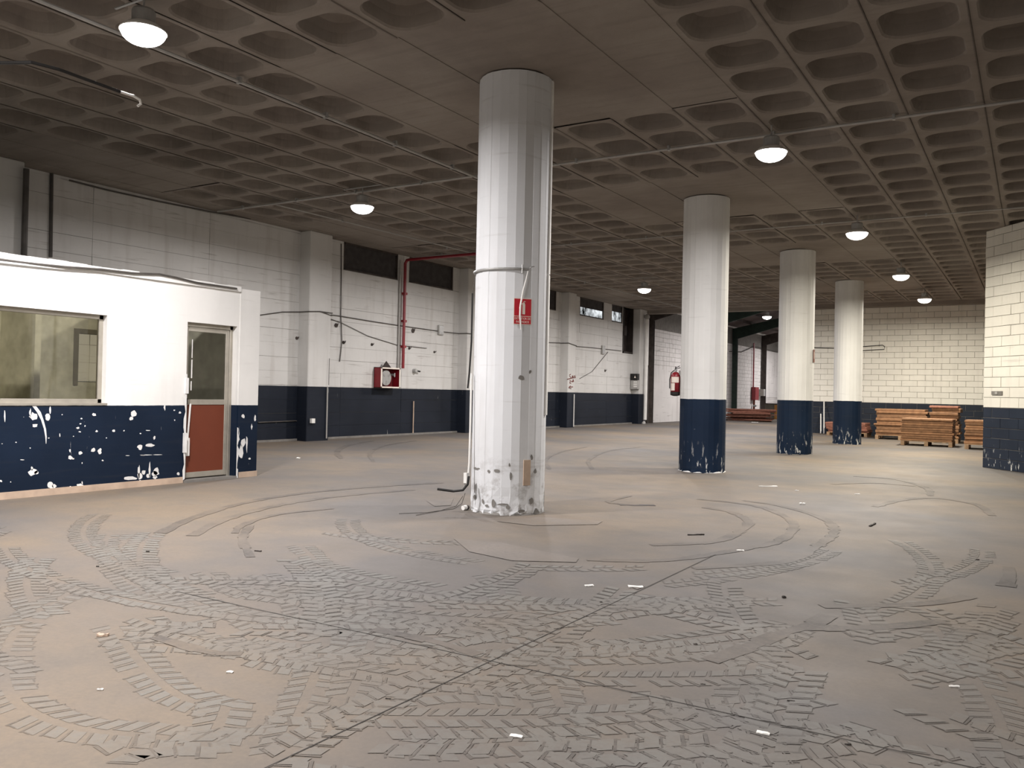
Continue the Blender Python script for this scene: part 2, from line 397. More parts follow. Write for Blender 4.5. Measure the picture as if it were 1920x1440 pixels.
tag(PAD.build('tread_pads', 'pad', FLOOR, fix=False), kind='stuff'); tag(TR.build('tread_marks', 'tread', FLOOR, fix=False), kind='stuff')
tag(SM.build('tyre_smears', 'smear', FLOOR, fix=False), kind='stuff')
DU = MB()
for P in (px((850, 1010), (940, 1018), (1085, 1048), (1080, 1055), (960, 1052), (880, 1035)), px((930, 978), (1010, 970), (1130, 978), (1120, 984), (1000, 986)),
          px((800, 940), (850, 936), (845, 948), (815, 950)), px((1175, 1098), (1210, 1100), (1195, 1106))):
    c = np.mean(P, 0); DU.add([(c[0], c[1], floor_z(c[0])+.0042)]+[(p[0], p[1], floor_z(p[0])+.0042) for p in P], [(0, i+1, (i+1) % len(P)+1) for i in range(len(P))])
tag(DU.build('dust_film', 'dust', FLOOR, fix=False), kind='stuff')

# ------------------------------------------------------------------ ceiling: waffle slab
GX, GY, P8 = -1.74, 7.614, .8
HEADS = [(-6.94, -2.94, 6.41, 9.61), (-6.94, -2.94, 12.81, 16.01), (-6.94, -2.94, 19.21, 22.41), (-6.94, -2.94, 25.61, 28.81), (-6.94, -2.94, .01, 3.21)] \
      + [(-13.4, -11.7, y-1.6, y+1.6) for y in (8.01, 14.41, 20.81, 27.21)]
I0, I1, J0, J1 = -14, 5, -10, 30
def is_head(x, y): return any(a < x < c and d < y < e for a, c, d, e in HEADS)
B = MB(); cells = []
for i in range(I0, I1+1):
    for j in range(J0, J1+1):
        x, y = GX+P8*i, GY+P8*j
        if is_head(x, y): B.box(x-.4, x+.4, y-.4, y+.4, CZ+.008*((i*7+j*3) % 3), CZ+.3)
        else: cells.append((x, y))
xa, xb, ya, yb = GX+P8*I0-.4, GX+P8*I1+.4, GY+P8*J0-.4, GY+P8*J1+.4
B.box(-14.2, xa, -5.2, 32.75, CZ, CZ+.3).box(xb, 8.2, -5.2, 32.75, CZ, CZ+.3).box(xa, xb, -5.2, ya, CZ, CZ+.3).box(xa, xb, yb, 32.75, CZ, CZ+.3)
B.box(-14.2, 8.2, -5.2, 32.75, CZ+.32, CZ+.42)
CEIL = tag(B.build('ceiling', 'ceil'), 'raw concrete waffle slab ceiling', None, None, 'structure')
def coffer():
    B = MB(); ax, ay, rc, K = .322, .328, .20, 7; ring = []
    def per(sh):
        o = []; r = max(.03, rc-sh*.3)
        for q, (sx, sy) in enumerate(((1, 1), (-1, 1), (-1, -1), (1, -1))):
            for k in range(K):
                a = math.pi/2*q+math.pi/2*k/(K-1); o.append((sx*(ax-sh-r)+r*math.cos(a), sy*(ay-sh-r)+r*math.sin(a)))
        return o
    p0 = per(0); out = []
    for idx, (x, y) in enumerate(p0):
        k = idx % K; s = .4/max(abs(x), abs(y)); X, Y = x*s, y*s
        if k == K//2: X, Y = math.copysign(.4, x), math.copysign(.4, y)
        out.append((X, Y, 0))
    rings = [out, [(x, y, .0) for x, y in per(-.012)], [(x, y, .02) for x, y in per(.004)], [(x, y, .12) for x, y in per(.025)], [(x, y, .20) for x, y in per(.06)], [(x, y, .245) for x, y in per(.12)]]
    n = 4*K
    for r in rings: B.v += r
    for a in range(len(rings)-1):
        for j in range(n): B.f.append((a*n+j, a*n+(j+1) % n, (a+1)*n+(j+1) % n, (a+1)*n+j))
    B.v.append((0, 0, .255)); m = len(B.v)-1
    for j in range(n): B.f.append(((len(rings)-1)*n+j, (len(rings)-1)*n+(j+1) % n, m))
    for sx in (-.4, .4):       # form joints left proud along the ribs
        B.add([(sx-.008, -.4, 0), (sx+.008, -.4, 0), (sx+.008, .4, 0), (sx-.008, .4, 0), (sx-.006, -.4, -.009), (sx+.006, -.4, -.009), (sx+.006, .4, -.009), (sx-.006, .4, -.009)],
              [(4, 5, 6, 7), (0, 1, 5, 4), (3, 7, 6, 2), (0, 4, 7, 3), (1, 2, 6, 5)])
    return B
CB = coffer(); cme = CB.mesh('coffer', 'ceil', fix=False)
bm = bmesh.new(); bm.from_mesh(cme); bmesh.ops.recalc_face_normals(bm, faces=bm.faces)
# faces must look down / inward
for f in bm.faces:
    f.normal_update()
top = max(bm.faces, key=lambda f: f.calc_center_median().z)
if top.normal.z > 0: bmesh.ops.reverse_faces(bm, faces=bm.faces)
bm.to_mesh(cme); bm.free()
def vis(x, y):
    u, v, w = project((x, y, CZ))
    if w < 1 or u < -40 or u > 1960 or v < -60 or v > 620: return 1e9
    return w
cells.sort(key=lambda c: vis(*c))
for x, y in cells[:300]: part_copy('coffer', cme, CEIL, (x, y, CZ))
B = MB(); cv = [tuple(v.co) for v in cme.vertices]; cf = [tuple(p.vertices) for p in cme.polygons]
for x, y in cells[300:]: B.add([(a+x, c+y, d+CZ) for a, c, d in cv], cf)
tag(B.build('coffer_field', 'ceil', CEIL, fix=False), kind='stuff')
# edge beam above the far wall
tag(MB().box(-13.8, 3.2, 32.35, 32.75, CZ-.13, CZ+.3).build('trim_1', 'ceil'), 'concrete edge beam where the waffle slab ends', None, None, 'structure')

# ------------------------------------------------------------------ left wall of wide courses
def subtract(y0, y1, z0, z1, holes):
    """the part of a course left by the openings (openings only cut from one side in z, or all of y)"""
    segs = [(y0, y1, z0, z1)]
    for (a, c, d, e) in holes:
        out = []
        for (p, q, r, s) in segs:
            if c <= p or a >= q or e <= r or d >= s: out.append((p, q, r, s)); continue
            if p < a: out.append((p, a, r, s))
            if q > c: out.append((c, q, r, s))
            if r < d: out.append((max(p, a), min(q, c), r, d))
            if s > e: out.append((max(p, a), min(q, c), e, s))
        segs = out
    return [s for s in segs if s[1]-s[0] > .03 and s[3]-s[2] > .03]
FZ = .1405
WINS = [(14.85, 16.82, 4.09, CZ), (17.27, 19.22, 4.09, CZ), (20.5, 22.6, 4.09, CZ), (23.0, 25.2, 4.09, CZ), (26.97, 28.92, 4.09, CZ), (29.63, 30.62, 4.09, CZ)]
DUCT = (30.66, 31.64, 2.93, CZ)
B = MB()
for (p, q, r, s_) in subtract(-5.2, 32.5, 0, CZ+.2, WINS+[DUCT]): B.box(-14.1, WL-.012, p, q, r, s_)
WALLL = tag(B.build('wall_left', 'mortar'), 'white over navy concrete wall on the left', None, None, 'structure')
FZ = .1405
WINS = [(14.85, 16.82, 4.09, CZ), (17.27, 19.22, 4.09, CZ), (20.5, 22.6, 4.09, CZ), (23.0, 25.2, 4.09, CZ), (26.97, 28.92, 4.09, CZ), (29.63, 30.62, 4.09, CZ)]
DUCT = (30.66, 31.64, 2.93, CZ)
rr = random.Random(3)
PIL = [(6.65, 7.28), (13.45, 14.13), (19.52, 20.2), (25.55, 26.1), (31.66, 32.4)]
courses = []
z = FZ
while z < CZ-.05:
    courses.append((z, min(CZ, z+.303))); z += .303
bounds = [3.6, 5.3, 7.3, 8.62, 11.04, 13.6, 14.82, 17.05, 19.3, 20.4, 22.8, 25.4, 26.95, 29.3, 31.65, 32.45]
for ci, (z0, z1) in enumerate(courses):
    for k in range(len(bounds)-1):
        for (p, q, r, s) in subtract(bounds[k], bounds[k+1], z0, z1, WINS+[DUCT]):
            d = rr.uniform(-.004, .004); g = .003; t = rr.uniform(-.002, .002)
            B = MB().box(WL-.03, WL+d, p+g, q-g, r+g*.7+t, s-g*.7+t)
            B.build('plank', 'wall_left', WALLL, fix=False)
for y0, y1 in PIL:
    o = MB().box(WL-.02, WL+.31, y0, y1, FZ-.02, CZ).build('pilaster', 'pilaster', WALLL); bevel(o, .012)
# low kerb at the wall foot
MB().box(WL-.02, WL+.035, 8.3, 32.4, FZ-.02, FZ+.045).build('kerb', 'mortar', WALLL)
# clerestory openings: four boarded, two lit
for k, (a, c, d, e) in enumerate(WINS):
    glowing = k >= 4
    nm = 'window_%d' % (k+1)
    T = tag(MB().box(WL-.10, WL-.05, a, c, d, e).build(nm, 'dark_panel'), ('lit clerestory window' if glowing else 'boarded dark clerestory window')+' high in the left wall', None, None, 'structure')
    fr = MB().box(WL-.05, WL-.01, a, c, d, d+.035).box(WL-.05, WL-.01, a, c, e-.04, e).box(WL-.05, WL-.01, a, a+.035, d, e).box(WL-.05, WL-.01, c-.035, c, d, e)
    fr.build('frame', 'brown_steel', T)
    if glowing:
        h = .27 if k == 4 else .36
        for q in range(2):
            y0 = a+.04+(c-a-.08)*q/2; y1 = a+.04+(c-a-.08)*(q+1)/2-.01
            MB().box(WL-.05, WL-.044, y0, y1, d+.035, d+.035+h).build('pane', 'glow_pane', T)
D = tag(MB().box(WL-.25, WL-.24, *DUCT).build('door_1', 'dark_brown'), 'dark hatch opening beside the end pilaster', None, None, 'structure')
MB().box(WL-.2, WL+.02, DUCT[0], DUCT[0]+.09, DUCT[2], CZ).box(WL-.2, WL+.02, DUCT[1]-.05, DUCT[1], DUCT[2], CZ).box(WL-.2, WL+.02, DUCT[0], DUCT[1], DUCT[2], DUCT[2]+.07).build('frame', 'dark_brown', D)
MB().tube([(WL+.03, DUCT[0]+.1, 4.0), (WL+.03, DUCT[0]+.1, 3.62)], .09, 12).build('pipe_stub', 'dark_brown', D)

# ------------------------------------------------------------------ block walls
def block_wall(name, label, p0, p1, z1, mat, bw=.5, bh=.2, thick=.2, nmax=300, visible=lambda P: True, seed=1):
    p0 = np.array(p0, float); p1 = np.array(p1, float); d = p1-p0; L = np.hypot(*d); t = d/L; nrm = np.array([t[1], -t[0]])   # nrm: face side (right of p0->p1)
    q = [p0-nrm*.012, p1-nrm*.012, p1-nrm*thick, p0-nrm*thick]
    W = tag(MB().add([(a[0], a[1], z) for z in (0, z1) for a in q], [(3, 2, 1, 0), (4, 5, 6, 7), (0, 1, 5, 4), (1, 2, 6, 5), (2, 3, 7, 6), (3, 0, 4, 7)]).build(name, 'mortar'), label, None, None, 'structure')
    rg = random.Random(seed); items = []
    for r in range(int(math.ceil(z1/bh))):
        zb, zt = r*bh, min(z1, r*bh+bh); s = -bw*.5*(r % 2)
        while s < L:
            a, c = max(0, s), min(L, s+bw); s += bw
            if c-a > .04 and zt-zb > .04: items.append((a, c, zb, zt))
    def mk(B, a, c, zb, zt):
        g = .004; e = rg.uniform(-.004, .003); ch = .006
        A, C = p0+t*(a+g), p0+t*(c-g); A2, C2 = p0+t*(a+g+ch), p0+t*(c-g-ch); o = nrm*e; k = -nrm*.03
        vs = [(*(A+k), zb+g), (*(C+k), zb+g), (*(C+k), zt-g), (*(A+k), zt-g), (*(A+o-nrm*ch), zb+g), (*(C+o-nrm*ch), zb+g), (*(C+o-nrm*ch), zt-g), (*(A+o-nrm*ch), zt-g),
              (*(A2+o), zb+g+ch), (*(C2+o), zb+g+ch), (*(C2+o), zt-g-ch), (*(A2+o), zt-g-ch)]
        fs = [(8, 9, 10, 11)]
        for i in range(4): j = (i+1) % 4; fs += [(i, j, 4+j, 4+i), (4+i, 4+j, 8+j, 8+i)]
        B.add(vs, fs)
    def cen(it): m = p0+t*(it[0]+it[1])/2; return (m[0], m[1], (it[2]+it[3])/2)
    items.sort(key=lambda it: (not visible(cen(it)), project(cen(it))[2] if project(cen(it))[2] > .5 else 1e9))
    for it in items[:nmax]:
        B = MB(); mk(B, *it); B.build('block', mat, W)
    if items[nmax:]:
        B = MB()
        for it in items[nmax:]: mk(B, *it)
        tag(B.build('block_field', mat, W), kind='stuff')
    return W
def vis_far(P): u, v, w = project(P); return 1500 < u < 1850 and v < 830
YB = 32.7
block_wall('wall_far', 'cream over navy block wall behind the board stacks', (-7.75, YB), (3.2, YB), CZ, 'wall_block', visible=vis_far)
PA = np.array((-.88, 19.5)); DA = np.array((.62, -.785))
def vis_r(P): u, v, w = project(P); return 1840 < u < 1925
block_wall('wall_angled', 'near block wall set at an angle on the right', PA, PA+DA*3.0, CZ, 'wall_angled', visible=vis_r, nmax=110, seed=5)
block_wall('wall_return', 'hidden return of the angled block wall', PA+np.array((.785, .62))*3., PA+np.array((.01, .008)), CZ, 'wall_angled', nmax=0, seed=6)
tag(MB().box(8.0, 8.2, -5.2, 32.75, 0, CZ).build('wall_right', 'wall_block'), 'wall far to the right out of view', None, None, 'structure')
tag(MB().box(-14.1, 8.2, -5.2, -5.0, 0, CZ).build('wall_rear', 'wall_block'), 'wall behind the photographer', None, None, 'structure')
tag(MB().box(3.2, 8.2, YB, YB+.2, 0, CZ).build('wall_far_extension', 'wall_block'), 'far wall continued out of view', None, None, 'structure')

# ------------------------------------------------------------------ annex beyond the slab
WA = block_wall('wall_annex', 'patched block wall of the lower annex at the back', (WL, 32.45), (WL, 57), 5.0, 'wall_annex', bw=.5, nmax=60, seed=8, visible=lambda P: P[2] > 2.3 and P[1] < 38)
# smooth rendered lower part of the first annex bay, bare upper strip
MB().box(WL-.02, WL+.022, 32.6, 38.8, .13, 2.42).build('render_coat', 'wall_annex', WA)
MB().box(WL-.02, WL+.016, 32.6, 57, 4.12, 5.0).build('bare_strip', 'mortar', WA)
MB().box(WL-.02, WL+.03, 50.7, 57, 1.3, 4.1).build('render_coat', 'wall_annex', WA)
tag(MB().box(-7.95, -7.75, YB, 57, 0, 6.2).build('wall_annex_right', 'wall_annex'), 'far side wall of the annex', None, None, 'structure')
tag(MB().box(-14, -7.75, 57, 57.2, 0, 6.3).build('wall_annex_end', 'wall_annex'), 'end wall of the annex', None, None, 'structure')
def roof_z(x): return 5.05+(x-WL)*.205
B = MB(); B.add([(x, y, roof_z(x)+h) for h in (0, .06) for y in (32.76, 57.2) for x in (WL-.15, -7.7)], [(0, 2, 3, 1), (4, 5, 7, 6), (0, 1, 5, 4), (2, 6, 7, 3), (0, 4, 6, 2), (1, 3, 7, 5)])
ROOF = tag(B.build('ceiling_annex', 'roof_sheet'), 'sloping brown sheet roof of the annex', None, None, 'structure')
for k in range(1, 7):
    x = WL+k*1.0
    MB().box(x-.035, x+.035, 32.8, 57, roof_z(x)-.13, roof_z(x)).build('purlin', 'brown_steel', ROOF)
MB().box(-13.9, -7.7, 32.72, 32.78, CZ+.1, 6.4).build('gable_panel', 'roof_sheet', ROOF)
MB().box(WL+.0, WL+.05, 33, 57, 4.97, 5.05).build('eave_light_slit', 'white_plastic', ROOF)  # white strip standing in for the daylight slit between wall and roof
frames = [(33.15, 0), (39.0, 1), (44.8, 2), (50.5, 3), (56.3, 4)]
flabel = ['dark steel frame at the annex mouth beside the white downpipe', 'green steel frame nearest the waffle slab in the annex', 'green steel frame whose post stands left of the reddish board pile',
          'dark steel frame whose post stands right of the red hose box', 'steel frame at the far end of the annex']
for y, k in frames:
    T = thing('steel_frame', (WL+.15, y, .14), flabel[k], 'frame', 'steel frames of the annex')
    m = 'brown_steel' if k in (0, 3) else 'green_steel'
    p = MB().box(WL+.04, WL+.30, y-.075, y-.06, .13, 4.6).box(WL+.04, WL+.30, y+.06, y+.075, .13, 4.6).box(WL+.15, WL+.17, y-.06, y+.06, .13, 4.6)
    p.build('post', m, T)
    r = MB(); 
    x0, x1 = WL+.03, -8.0
    for (ya, yc) in ((y-.06, y+.06),):
        top = lambda x: roof_z(x)-.13
        dep = lambda x: .62-(x-WL)*.075
        vs = []
        for x in (x0, x1):
            for z in (top(x)-dep(x), top(x)): vs += [(x, ya, z), (x, yc, z)]
        r.add(vs, [(0, 1, 3, 2), (4, 6, 7, 5), (0, 2, 6, 4), (1, 5, 7, 3), (2, 3, 7, 6), (0, 4, 5, 1)])
    r.build('rafter', m, T)

# ================================================================== COLUMNS
COLS = [(-4.947, 8.006, .404), (-4.93, 14.40, .396), (-4.79, 20.5, .397), (-4.66, 26.3, .39)]
clabels = ['all-white concrete column with vertical board marks standing nearest the camera', 'white column with scuffed navy base and a red extinguisher on its side',
           'white column with navy base, second in the line behind the all-white one', 'farthest white column with worn navy base, close to the board stacks']
clabels[2] = 'white column with navy base standing between the extinguisher column and the farthest column'
def column(i):
    cx, cy, R = COLS[i]; rg = random.Random(20+i)
    T = thing('column', (cx, cy, 0), clabels[i], 'column', 'round concrete columns in a row')
    nf = 26; zs = [0, .05, .12, .2, .3, .45, .7, 1.2, 1.9, 2.6, 3.3, 4.0, CZ]
    B = MB(); off = [rg.uniform(-.0035, .0035) for _ in range(nf)]; ph = rg.random()
    rows = []
    for zi, z in enumerate(zs):
        row = []
        for k in range(nf):
            for e in (0, 1):
                a = 2*math.pi*(k+ph+(0.04 if e == 0 else .96))/nf
                r = R+off[k]
                if zi == 0: r += rg.uniform(-.02, .012)
                elif zi < 4 and i == 0: r += rg.uniform(-.010, .004)
                row.append((cx+r*math.cos(a), cy+r*math.sin(a), z))
        rows.append(row)
    m = 2*nf
    for row in rows: B.v += row
    for a in range(len(zs)-1):
        for j in range(m): B.f.append((a*m+j, a*m+(j+1) % m, (a+1)*m+(j+1) % m, (a+1)*m+j))
    B.build('shaft', 'col_white' if i == 0 else 'col_band', T, fix=False)
    # a rough spread of mortar at the foot
    B = MB(); n = 30; 
    for k in range(n):
        a = 2*math.pi*k/n; r = R+rg.uniform(.0, .018); B.v.append((cx+r*math.cos(a), cy+r*math.sin(a), .002))
    for k in range(n):
        a = 2*math.pi*k/n; B.v.append((cx+(R-.01)*math.cos(a), cy+(R-.01)*math.sin(a), rg.uniform(.008, .03)))
    for k in range(n): B.f.append((k, (k+1) % n, n+(k+1) % n, n+k))
    B.build('mortar_foot', 'mortar' if i != 1 else 'chip', T)
    return T
COLT = [column(i) for i in range(4)]
def arc(i, a0, a1, z, dr, n=12):
    cx, cy, R = COLS[i]; return [(cx+(R+dr)*math.cos(math.radians(a)), cy+(R+dr)*math.sin(math.radians(a)), z) for a in np.linspace(a0, a1, n)]
def cyl(i, a, z, dr=0.):
    cx, cy, R = COLS[i]; a = math.radians(a); return Vector((cx+(R+dr)*math.cos(a), cy+(R+dr)*math.sin(a), z))
# dark chips where plaster has come off the near column
B = MB(); rg = random.Random(4)
def chip_cyl(pxc, pyc, w, h, n=9):
    c = COLS[0]; pts = []
    for k in range(n):
        q = 2*math.pi*k/n; s = rg.uniform(.65, 1.15); P = on_cyl(pxc+w*s*math.cos(q), pyc+h*s*math.sin(q), c, c[2]+.0045); pts.append(P)
    B.add([np.mean(pts, 0)]+pts, [(0, i+1, (i+1) % n+1) for i in range(n)])
for q in [(916, 884, 3, 3), (931, 883, 7, 3), (958, 893, 2.4, 9), (997, 858, 2.5, 6), (925, 943, 4, 8), (943, 946, 13, 2.2), (952, 951, 4, 5), (905, 940, 2, 6), (890, 932, 3, 4), (978, 708, 6, 5),
          (994, 697, 3, 4), (978, 958, 8, 4), (996, 940, 4, 8), (912, 948, 4, 2.5), (955, 872, 2, 4), (891, 878, 3, 2), (896, 879, 4, 2), (970, 965, 8, 2), (1006, 960, 5, 7), (1004, 883, 3, 5)]: chip_cyl(*q)
tag(B.build('bare_chips', 'mortar', COLT[0], fix=False), kind='stuff')
P0 = cyl(0, -29, .47); t = Vector((-math.sin(math.radians(-29)), math.cos(math.radians(-29)), 0)); nn = Vector((math.cos(math.radians(-29)), math.sin(math.radians(-29)), 0))
MB().obox((P0.x+nn.x*.004, P0.y+nn.y*.004, .455), t, nn, (0, 0, 1), .085, .012, .27).build('repair_plate', 'skirt', COLT[0])
# ------------------------------------------------------------------ fittings on the near column
T = thing('column_strap', tuple(cyl(0, -75, 2.6)), 'grey metal strap round the left of the all-white column', 'strap')
MB().tube(arc(0, -175, -34, 2.615, .015, 20), .014, 8).build('band', 'galv', T)
MB().tube([cyl(0, -34, 2.615, .015), cyl(0, -31, 2.64, .03), cyl(0, -26, 2.65, .03)], .006, 6).build('wire_end', 'galv', T)
MB().tube([cyl(0, -44, 2.66, .02), cyl(0, -44, 2.57, .025)], .008, 6).build('clip', 'galv', T)
w = [on_cyl(990, 508, COLS[0], .43), on_cyl(987, 522, COLS[0], .44), on_cyl(981, 545, COLS[0], .45), on_cyl(976, 572, COLS[0], .455), on_cyl(975, 590, COLS[0], .45), on_cyl(977, 618, COLS[0], .44)]
tag(MB().tube(w, [.005, .007, .009, .010, .010, .006], 8).build('dangling_cable', 'white_plastic', org=tuple(w[-1])), 'thin white cable end dangling in front of the red sign', 'cable')
dl = ray(889, 600); s0 = 9.35/math.hypot(dl[0], dl[1])
def left_of_col(x, y, dist=9.35): d = ray(x, y); return CAM+d*dist/math.hypot(d[0], d[1])
w = [left_of_col(894, 508), left_of_col(889, 530), left_of_col(886, 551)]
T = thing('hanging_tube', tuple(left_of_col(877, 728)), 'dark tube hanging by a wire left of the all-white column', 'cable')
MB().tube(w, .003, 6).build('wire', 'cable', T)
MB().tube([left_of_col(886, 550), left_of_col(884, 640), left_of_col(880, 700), left_of_col(877, 728)], .010, 8).build('tube', 'black', T)
w = [cyl(0, 16, z, .012) for z in (1.06, 1.8, 2.6, 3.4, 4.2, CZ-.02)]
B = MB()
for za, zb in zip((1.06, 2.6), (2.6, CZ-.01)):
    a = math.radians(16); B.obox(((COLS[0][0]+.41*math.cos(a)), COLS[0][1]+.41*math.sin(a), (za+zb)/2), (-math.sin(a), math.cos(a), 0), (math.cos(a), math.sin(a), 0), (0, 0, 1), .05, .03, zb-za-.01)
tag(B.build('cable_trunking', 'white_plastic', org=(COLS[0][0]+.4, COLS[0][1]+.1, 1.06)), 'white trunking strip up the right side of the all-white column', 'trunking')
T = thing('column_conduit', tuple(cyl(0, -150, .02, .03)), 'white conduit with broken socket at the left foot of the all-white column', 'conduit')
MB().tube([left_of_col(884, 700, 9.3), left_of_col(882, 800, 9.25), left_of_col(880, 868, 9.22), left_of_col(877, 905, 9.2)], .012, 8).build('pipe', 'white_plastic', T)
P = left_of_col(874, 897, 9.15); MB().box(P[0]-.02, P[0]+.02, P[1]-.02, P[1]+.02, P[2]-.05, P[2]+.06).build('socket', 'white_plastic', T)
Q = left_of_col(873, 912, 9.15); MB().tube([(P[0]-.01, P[1], P[2]-.04), (Q[0]-.02, Q[1], Q[2]-.03)], .008, 6).build('clamp', 'galv', T)
w = [left_of_col(879, 893, 9.1), left_of_col(877, 908, 9.08), left_of_col(868, 919, 9.08), left_of_col(850, 921, 9.1), left_of_col(820, 917, 9.12)]
tag(MB().tube([w[0]]+w[1:], .013, 8).build('black_hose', 'black', org=tuple(w[-1])), 'black hose end sticking out left from the foot of the near column', 'hose')
for (pts, lab) in (([(872, 925), (866, 945), (850, 955), (800, 962), (748, 964)], 'longest thin dark wire lying left of the near column foot'), ([(868, 930), (855, 950), (820, 960), (780, 967)], 'shorter thin dark wire lying left of the near column foot')):
    w = []
    for k, (a, c) in enumerate(pts):
        w.append(left_of_col(a, c, 9.05) if k < 1 else at_floor(a, c)+np.array((0, 0, .006)))
    tag(MB().tube(w, .003, 6).build('loose_wire', 'cable', org=tuple(w[-1])), lab, 'wire')
P = at_floor(868, 957); Q = at_floor(881, 955)
T = thing('plug', P, 'white plug with dark end lying at the foot of the near column', 'plug')
d = (Q-P)/np.linalg.norm(Q-P)
MB().tube([P+np.array((0, 0, .028)), P+d*.05+np.array((0, 0, .028))], .026, 12).build('body', 'white_plastic', T)
MB().tube([P+d*.05+np.array((0, 0, .026)), P+d*.085+np.array((0, 0, .026))], .024, 12).build('cap', 'brown_steel', T)
# ------------------------------------------------------------------ extinguisher sign
a = math.radians(-41.5); C = Vector((COLS[0][0]+.4085*math.cos(a), COLS[0][1]+.4085*math.sin(a), 2.165))
nn = Vector((math.cos(a), math.sin(a), 0)); tt = Vector((-math.sin(a), math.cos(a), 0)); zz = Vector((0, 0, 1))
T = thing('extinguisher_sign', tuple(C-zz*.14), 'red extinguisher sign with white pictogram and lettering on the all-white column', 'sign')
MB().obox(C, tt, nn, zz, .20, .004, .28).build('board', 'sign_white', T)
MB().obox(C+nn*.003+zz*.043, tt, nn, zz, .186, .002, .18).build('upper_field', 'sign_red', T)
MB().obox(C+nn*.003-zz*.094, tt, nn, zz, .186, .002, .078).build('lower_field', 'sign_red', T)
def on_sign(u, v, e=.0045): return C+tt*u+zz*v+nn*e
pic = [(-.004, -.03), (.026, -.03), (.026, .075), (.018, .095), (.006, .098), (-.004, .085)]
G = MB().poly([on_sign(u, v) for u, v in pic], nn, .001)
for pl in ([(.004, .100), (.014, .112), (.030, .106), (.032, .100), (.016, .103), (.010, .098)], [(-.008, .088), (-.030, .07), (-.040, .04), (-.036, .01), (-.030, .012), (-.033, .04), (-.024, .064), (-.006, .08)]):
    G.poly([on_sign(u, v) for u, v in pl], nn, .001)
G.build('pictogram', 'sign_white', T)
rot = Matrix((tt, zz, nn)).transposed().to_4x4()
for txt, v in (('EXTINTOR DE', -.077), ('INCENDIOS', -.112)):
    me = text_mesh(txt, .033, 'sign_white', 'lettering'); me.transform(Matrix.Translation(on_sign(0, v)-Vector(ORG[T.name])) @ rot @ Matrix.Scale(.84, 4, (1, 0, 0)))
    o = bpy.data.objects.new('lettering', me); COL.objects.link(o); o.parent = T
# small edge-on sign on the third column
a = math.radians(5); cc = COLS[2]
T = thing('extinguisher_plate', (cc[0]+.40*math.cos(a), cc[1]+.40*math.sin(a), 2.14), 'small brownish sign seen edge-on at the right of the third column', 'sign')
MB().obox((cc[0]+.403*math.cos(a), cc[1]+.403*math.sin(a), 2.295), (-math.sin(a), math.cos(a), 0), (math.cos(a), math.sin(a), 0), (0, 0, 1), .22, .006, .30).build('board', 'rust_panel', T)
MB().obox((cc[0]+.407*math.cos(a), cc[1]+.407*math.sin(a), 2.31), (-math.sin(a), math.cos(a), 0), (math.cos(a), math.sin(a), 0), (0, 0, 1), .04, .003, .16).build('pictogram', 'sign_white', T)
# ------------------------------------------------------------------ fire extinguisher on column 2
ex = COLS[1]; ea = math.radians(-172); R0 = .085
E0 = np.array((ex[0]+(ex[2]+R0+.01)*math.cos(ea), ex[1]+(ex[2]+R0+.01)*math.sin(ea), 1.31))
T = thing('fire_extinguisher', E0, 'red fire extinguisher hung on the left of the second column', 'extinguisher')
def ep(z): return (E0[0], E0[1], E0[2]+z)
MB().lathe([(.0, .06), (R0, .06), (R0, .33), (R0*.93, .365), (R0*.7, .395), (R0*.35, .41), (.02, .415)], ep(0), 24).build('cylinder', 'red', T, smooth=True)
MB().lathe([(.03, -.012), (R0*.9, 0), (R0+.002, .012), (R0+.002, .062), (R0*.5, .062)], ep(0), 24).build('foot_ring', 'black', T)
MB().lathe([(.022, .41), (.022, .435), (.03, .437), (.03, .455), (.012, .457)], ep(0), 12).build('valve', 'galv', T)
va = math.atan2(-E0[1], -E0[0]); vx, vy = math.cos(va), math.sin(va); sx, sy = -vy, vx
MB().obox((E0[0]+sx*.03, E0[1]+sy*.03, E0[2]+.475), (sx, sy, .25), (vx, vy, 0), (0, 0, 1), .10, .02, .012).obox((E0[0]+sx*.03, E0[1]+sy*.03, E0[2]+.50), (sx, sy, .6), (vx, vy, 0), (0, 0, 1), .08, .02, .012).tube([(E0[0], E0[1], E0[2]+.45), (E0[0], E0[1], E0[2]+.51)], .01, 8).build('handle', 'black', T)
def curved(a0, a1, z0, z1, dr=.0015, n=8):
    B = MB(); 
    for k in range(n+1):
        q = va+math.radians(a0+(a1-a0)*k/n)
        for z in (z0, z1): B.v.append((E0[0]+(R0+dr)*math.cos(q), E0[1]+(R0+dr)*math.sin(q), E0[2]+z))
    for k in range(n): B.f.append((2*k, 2*k+2, 2*k+3, 2*k+1))
    return B
curved(-55, 42, .225, .325).build('label_top', 'sign_white', T, fix=False); curved(-60, -8, .085, .215).build('label_bottom', 'sign_white', T, fix=False)
MB().tube([(E0[0]+sx*-.02, E0[1]+sy*-.02, E0[2]+.445), (E0[0]-sx*.075, E0[1]-sy*.075, E0[2]+.40), (E0[0]-sx*.1, E0[1]-sy*.1, E0[2]+.28), (E0[0]-sx*.098, E0[1]-sy*.098, E0[2]+.12)], .009, 8).build('hose', 'black', T)
ca = (ex[0]+ex[2]*math.cos(ea), ex[1]+ex[2]*math.sin(ea)); MB().box(ca[0]-.03, ca[0]+.03, ca[1]-.03, ca[1]+.03, E0[2]+.36, E0[2]+.44).build('bracket', 'galv', T)

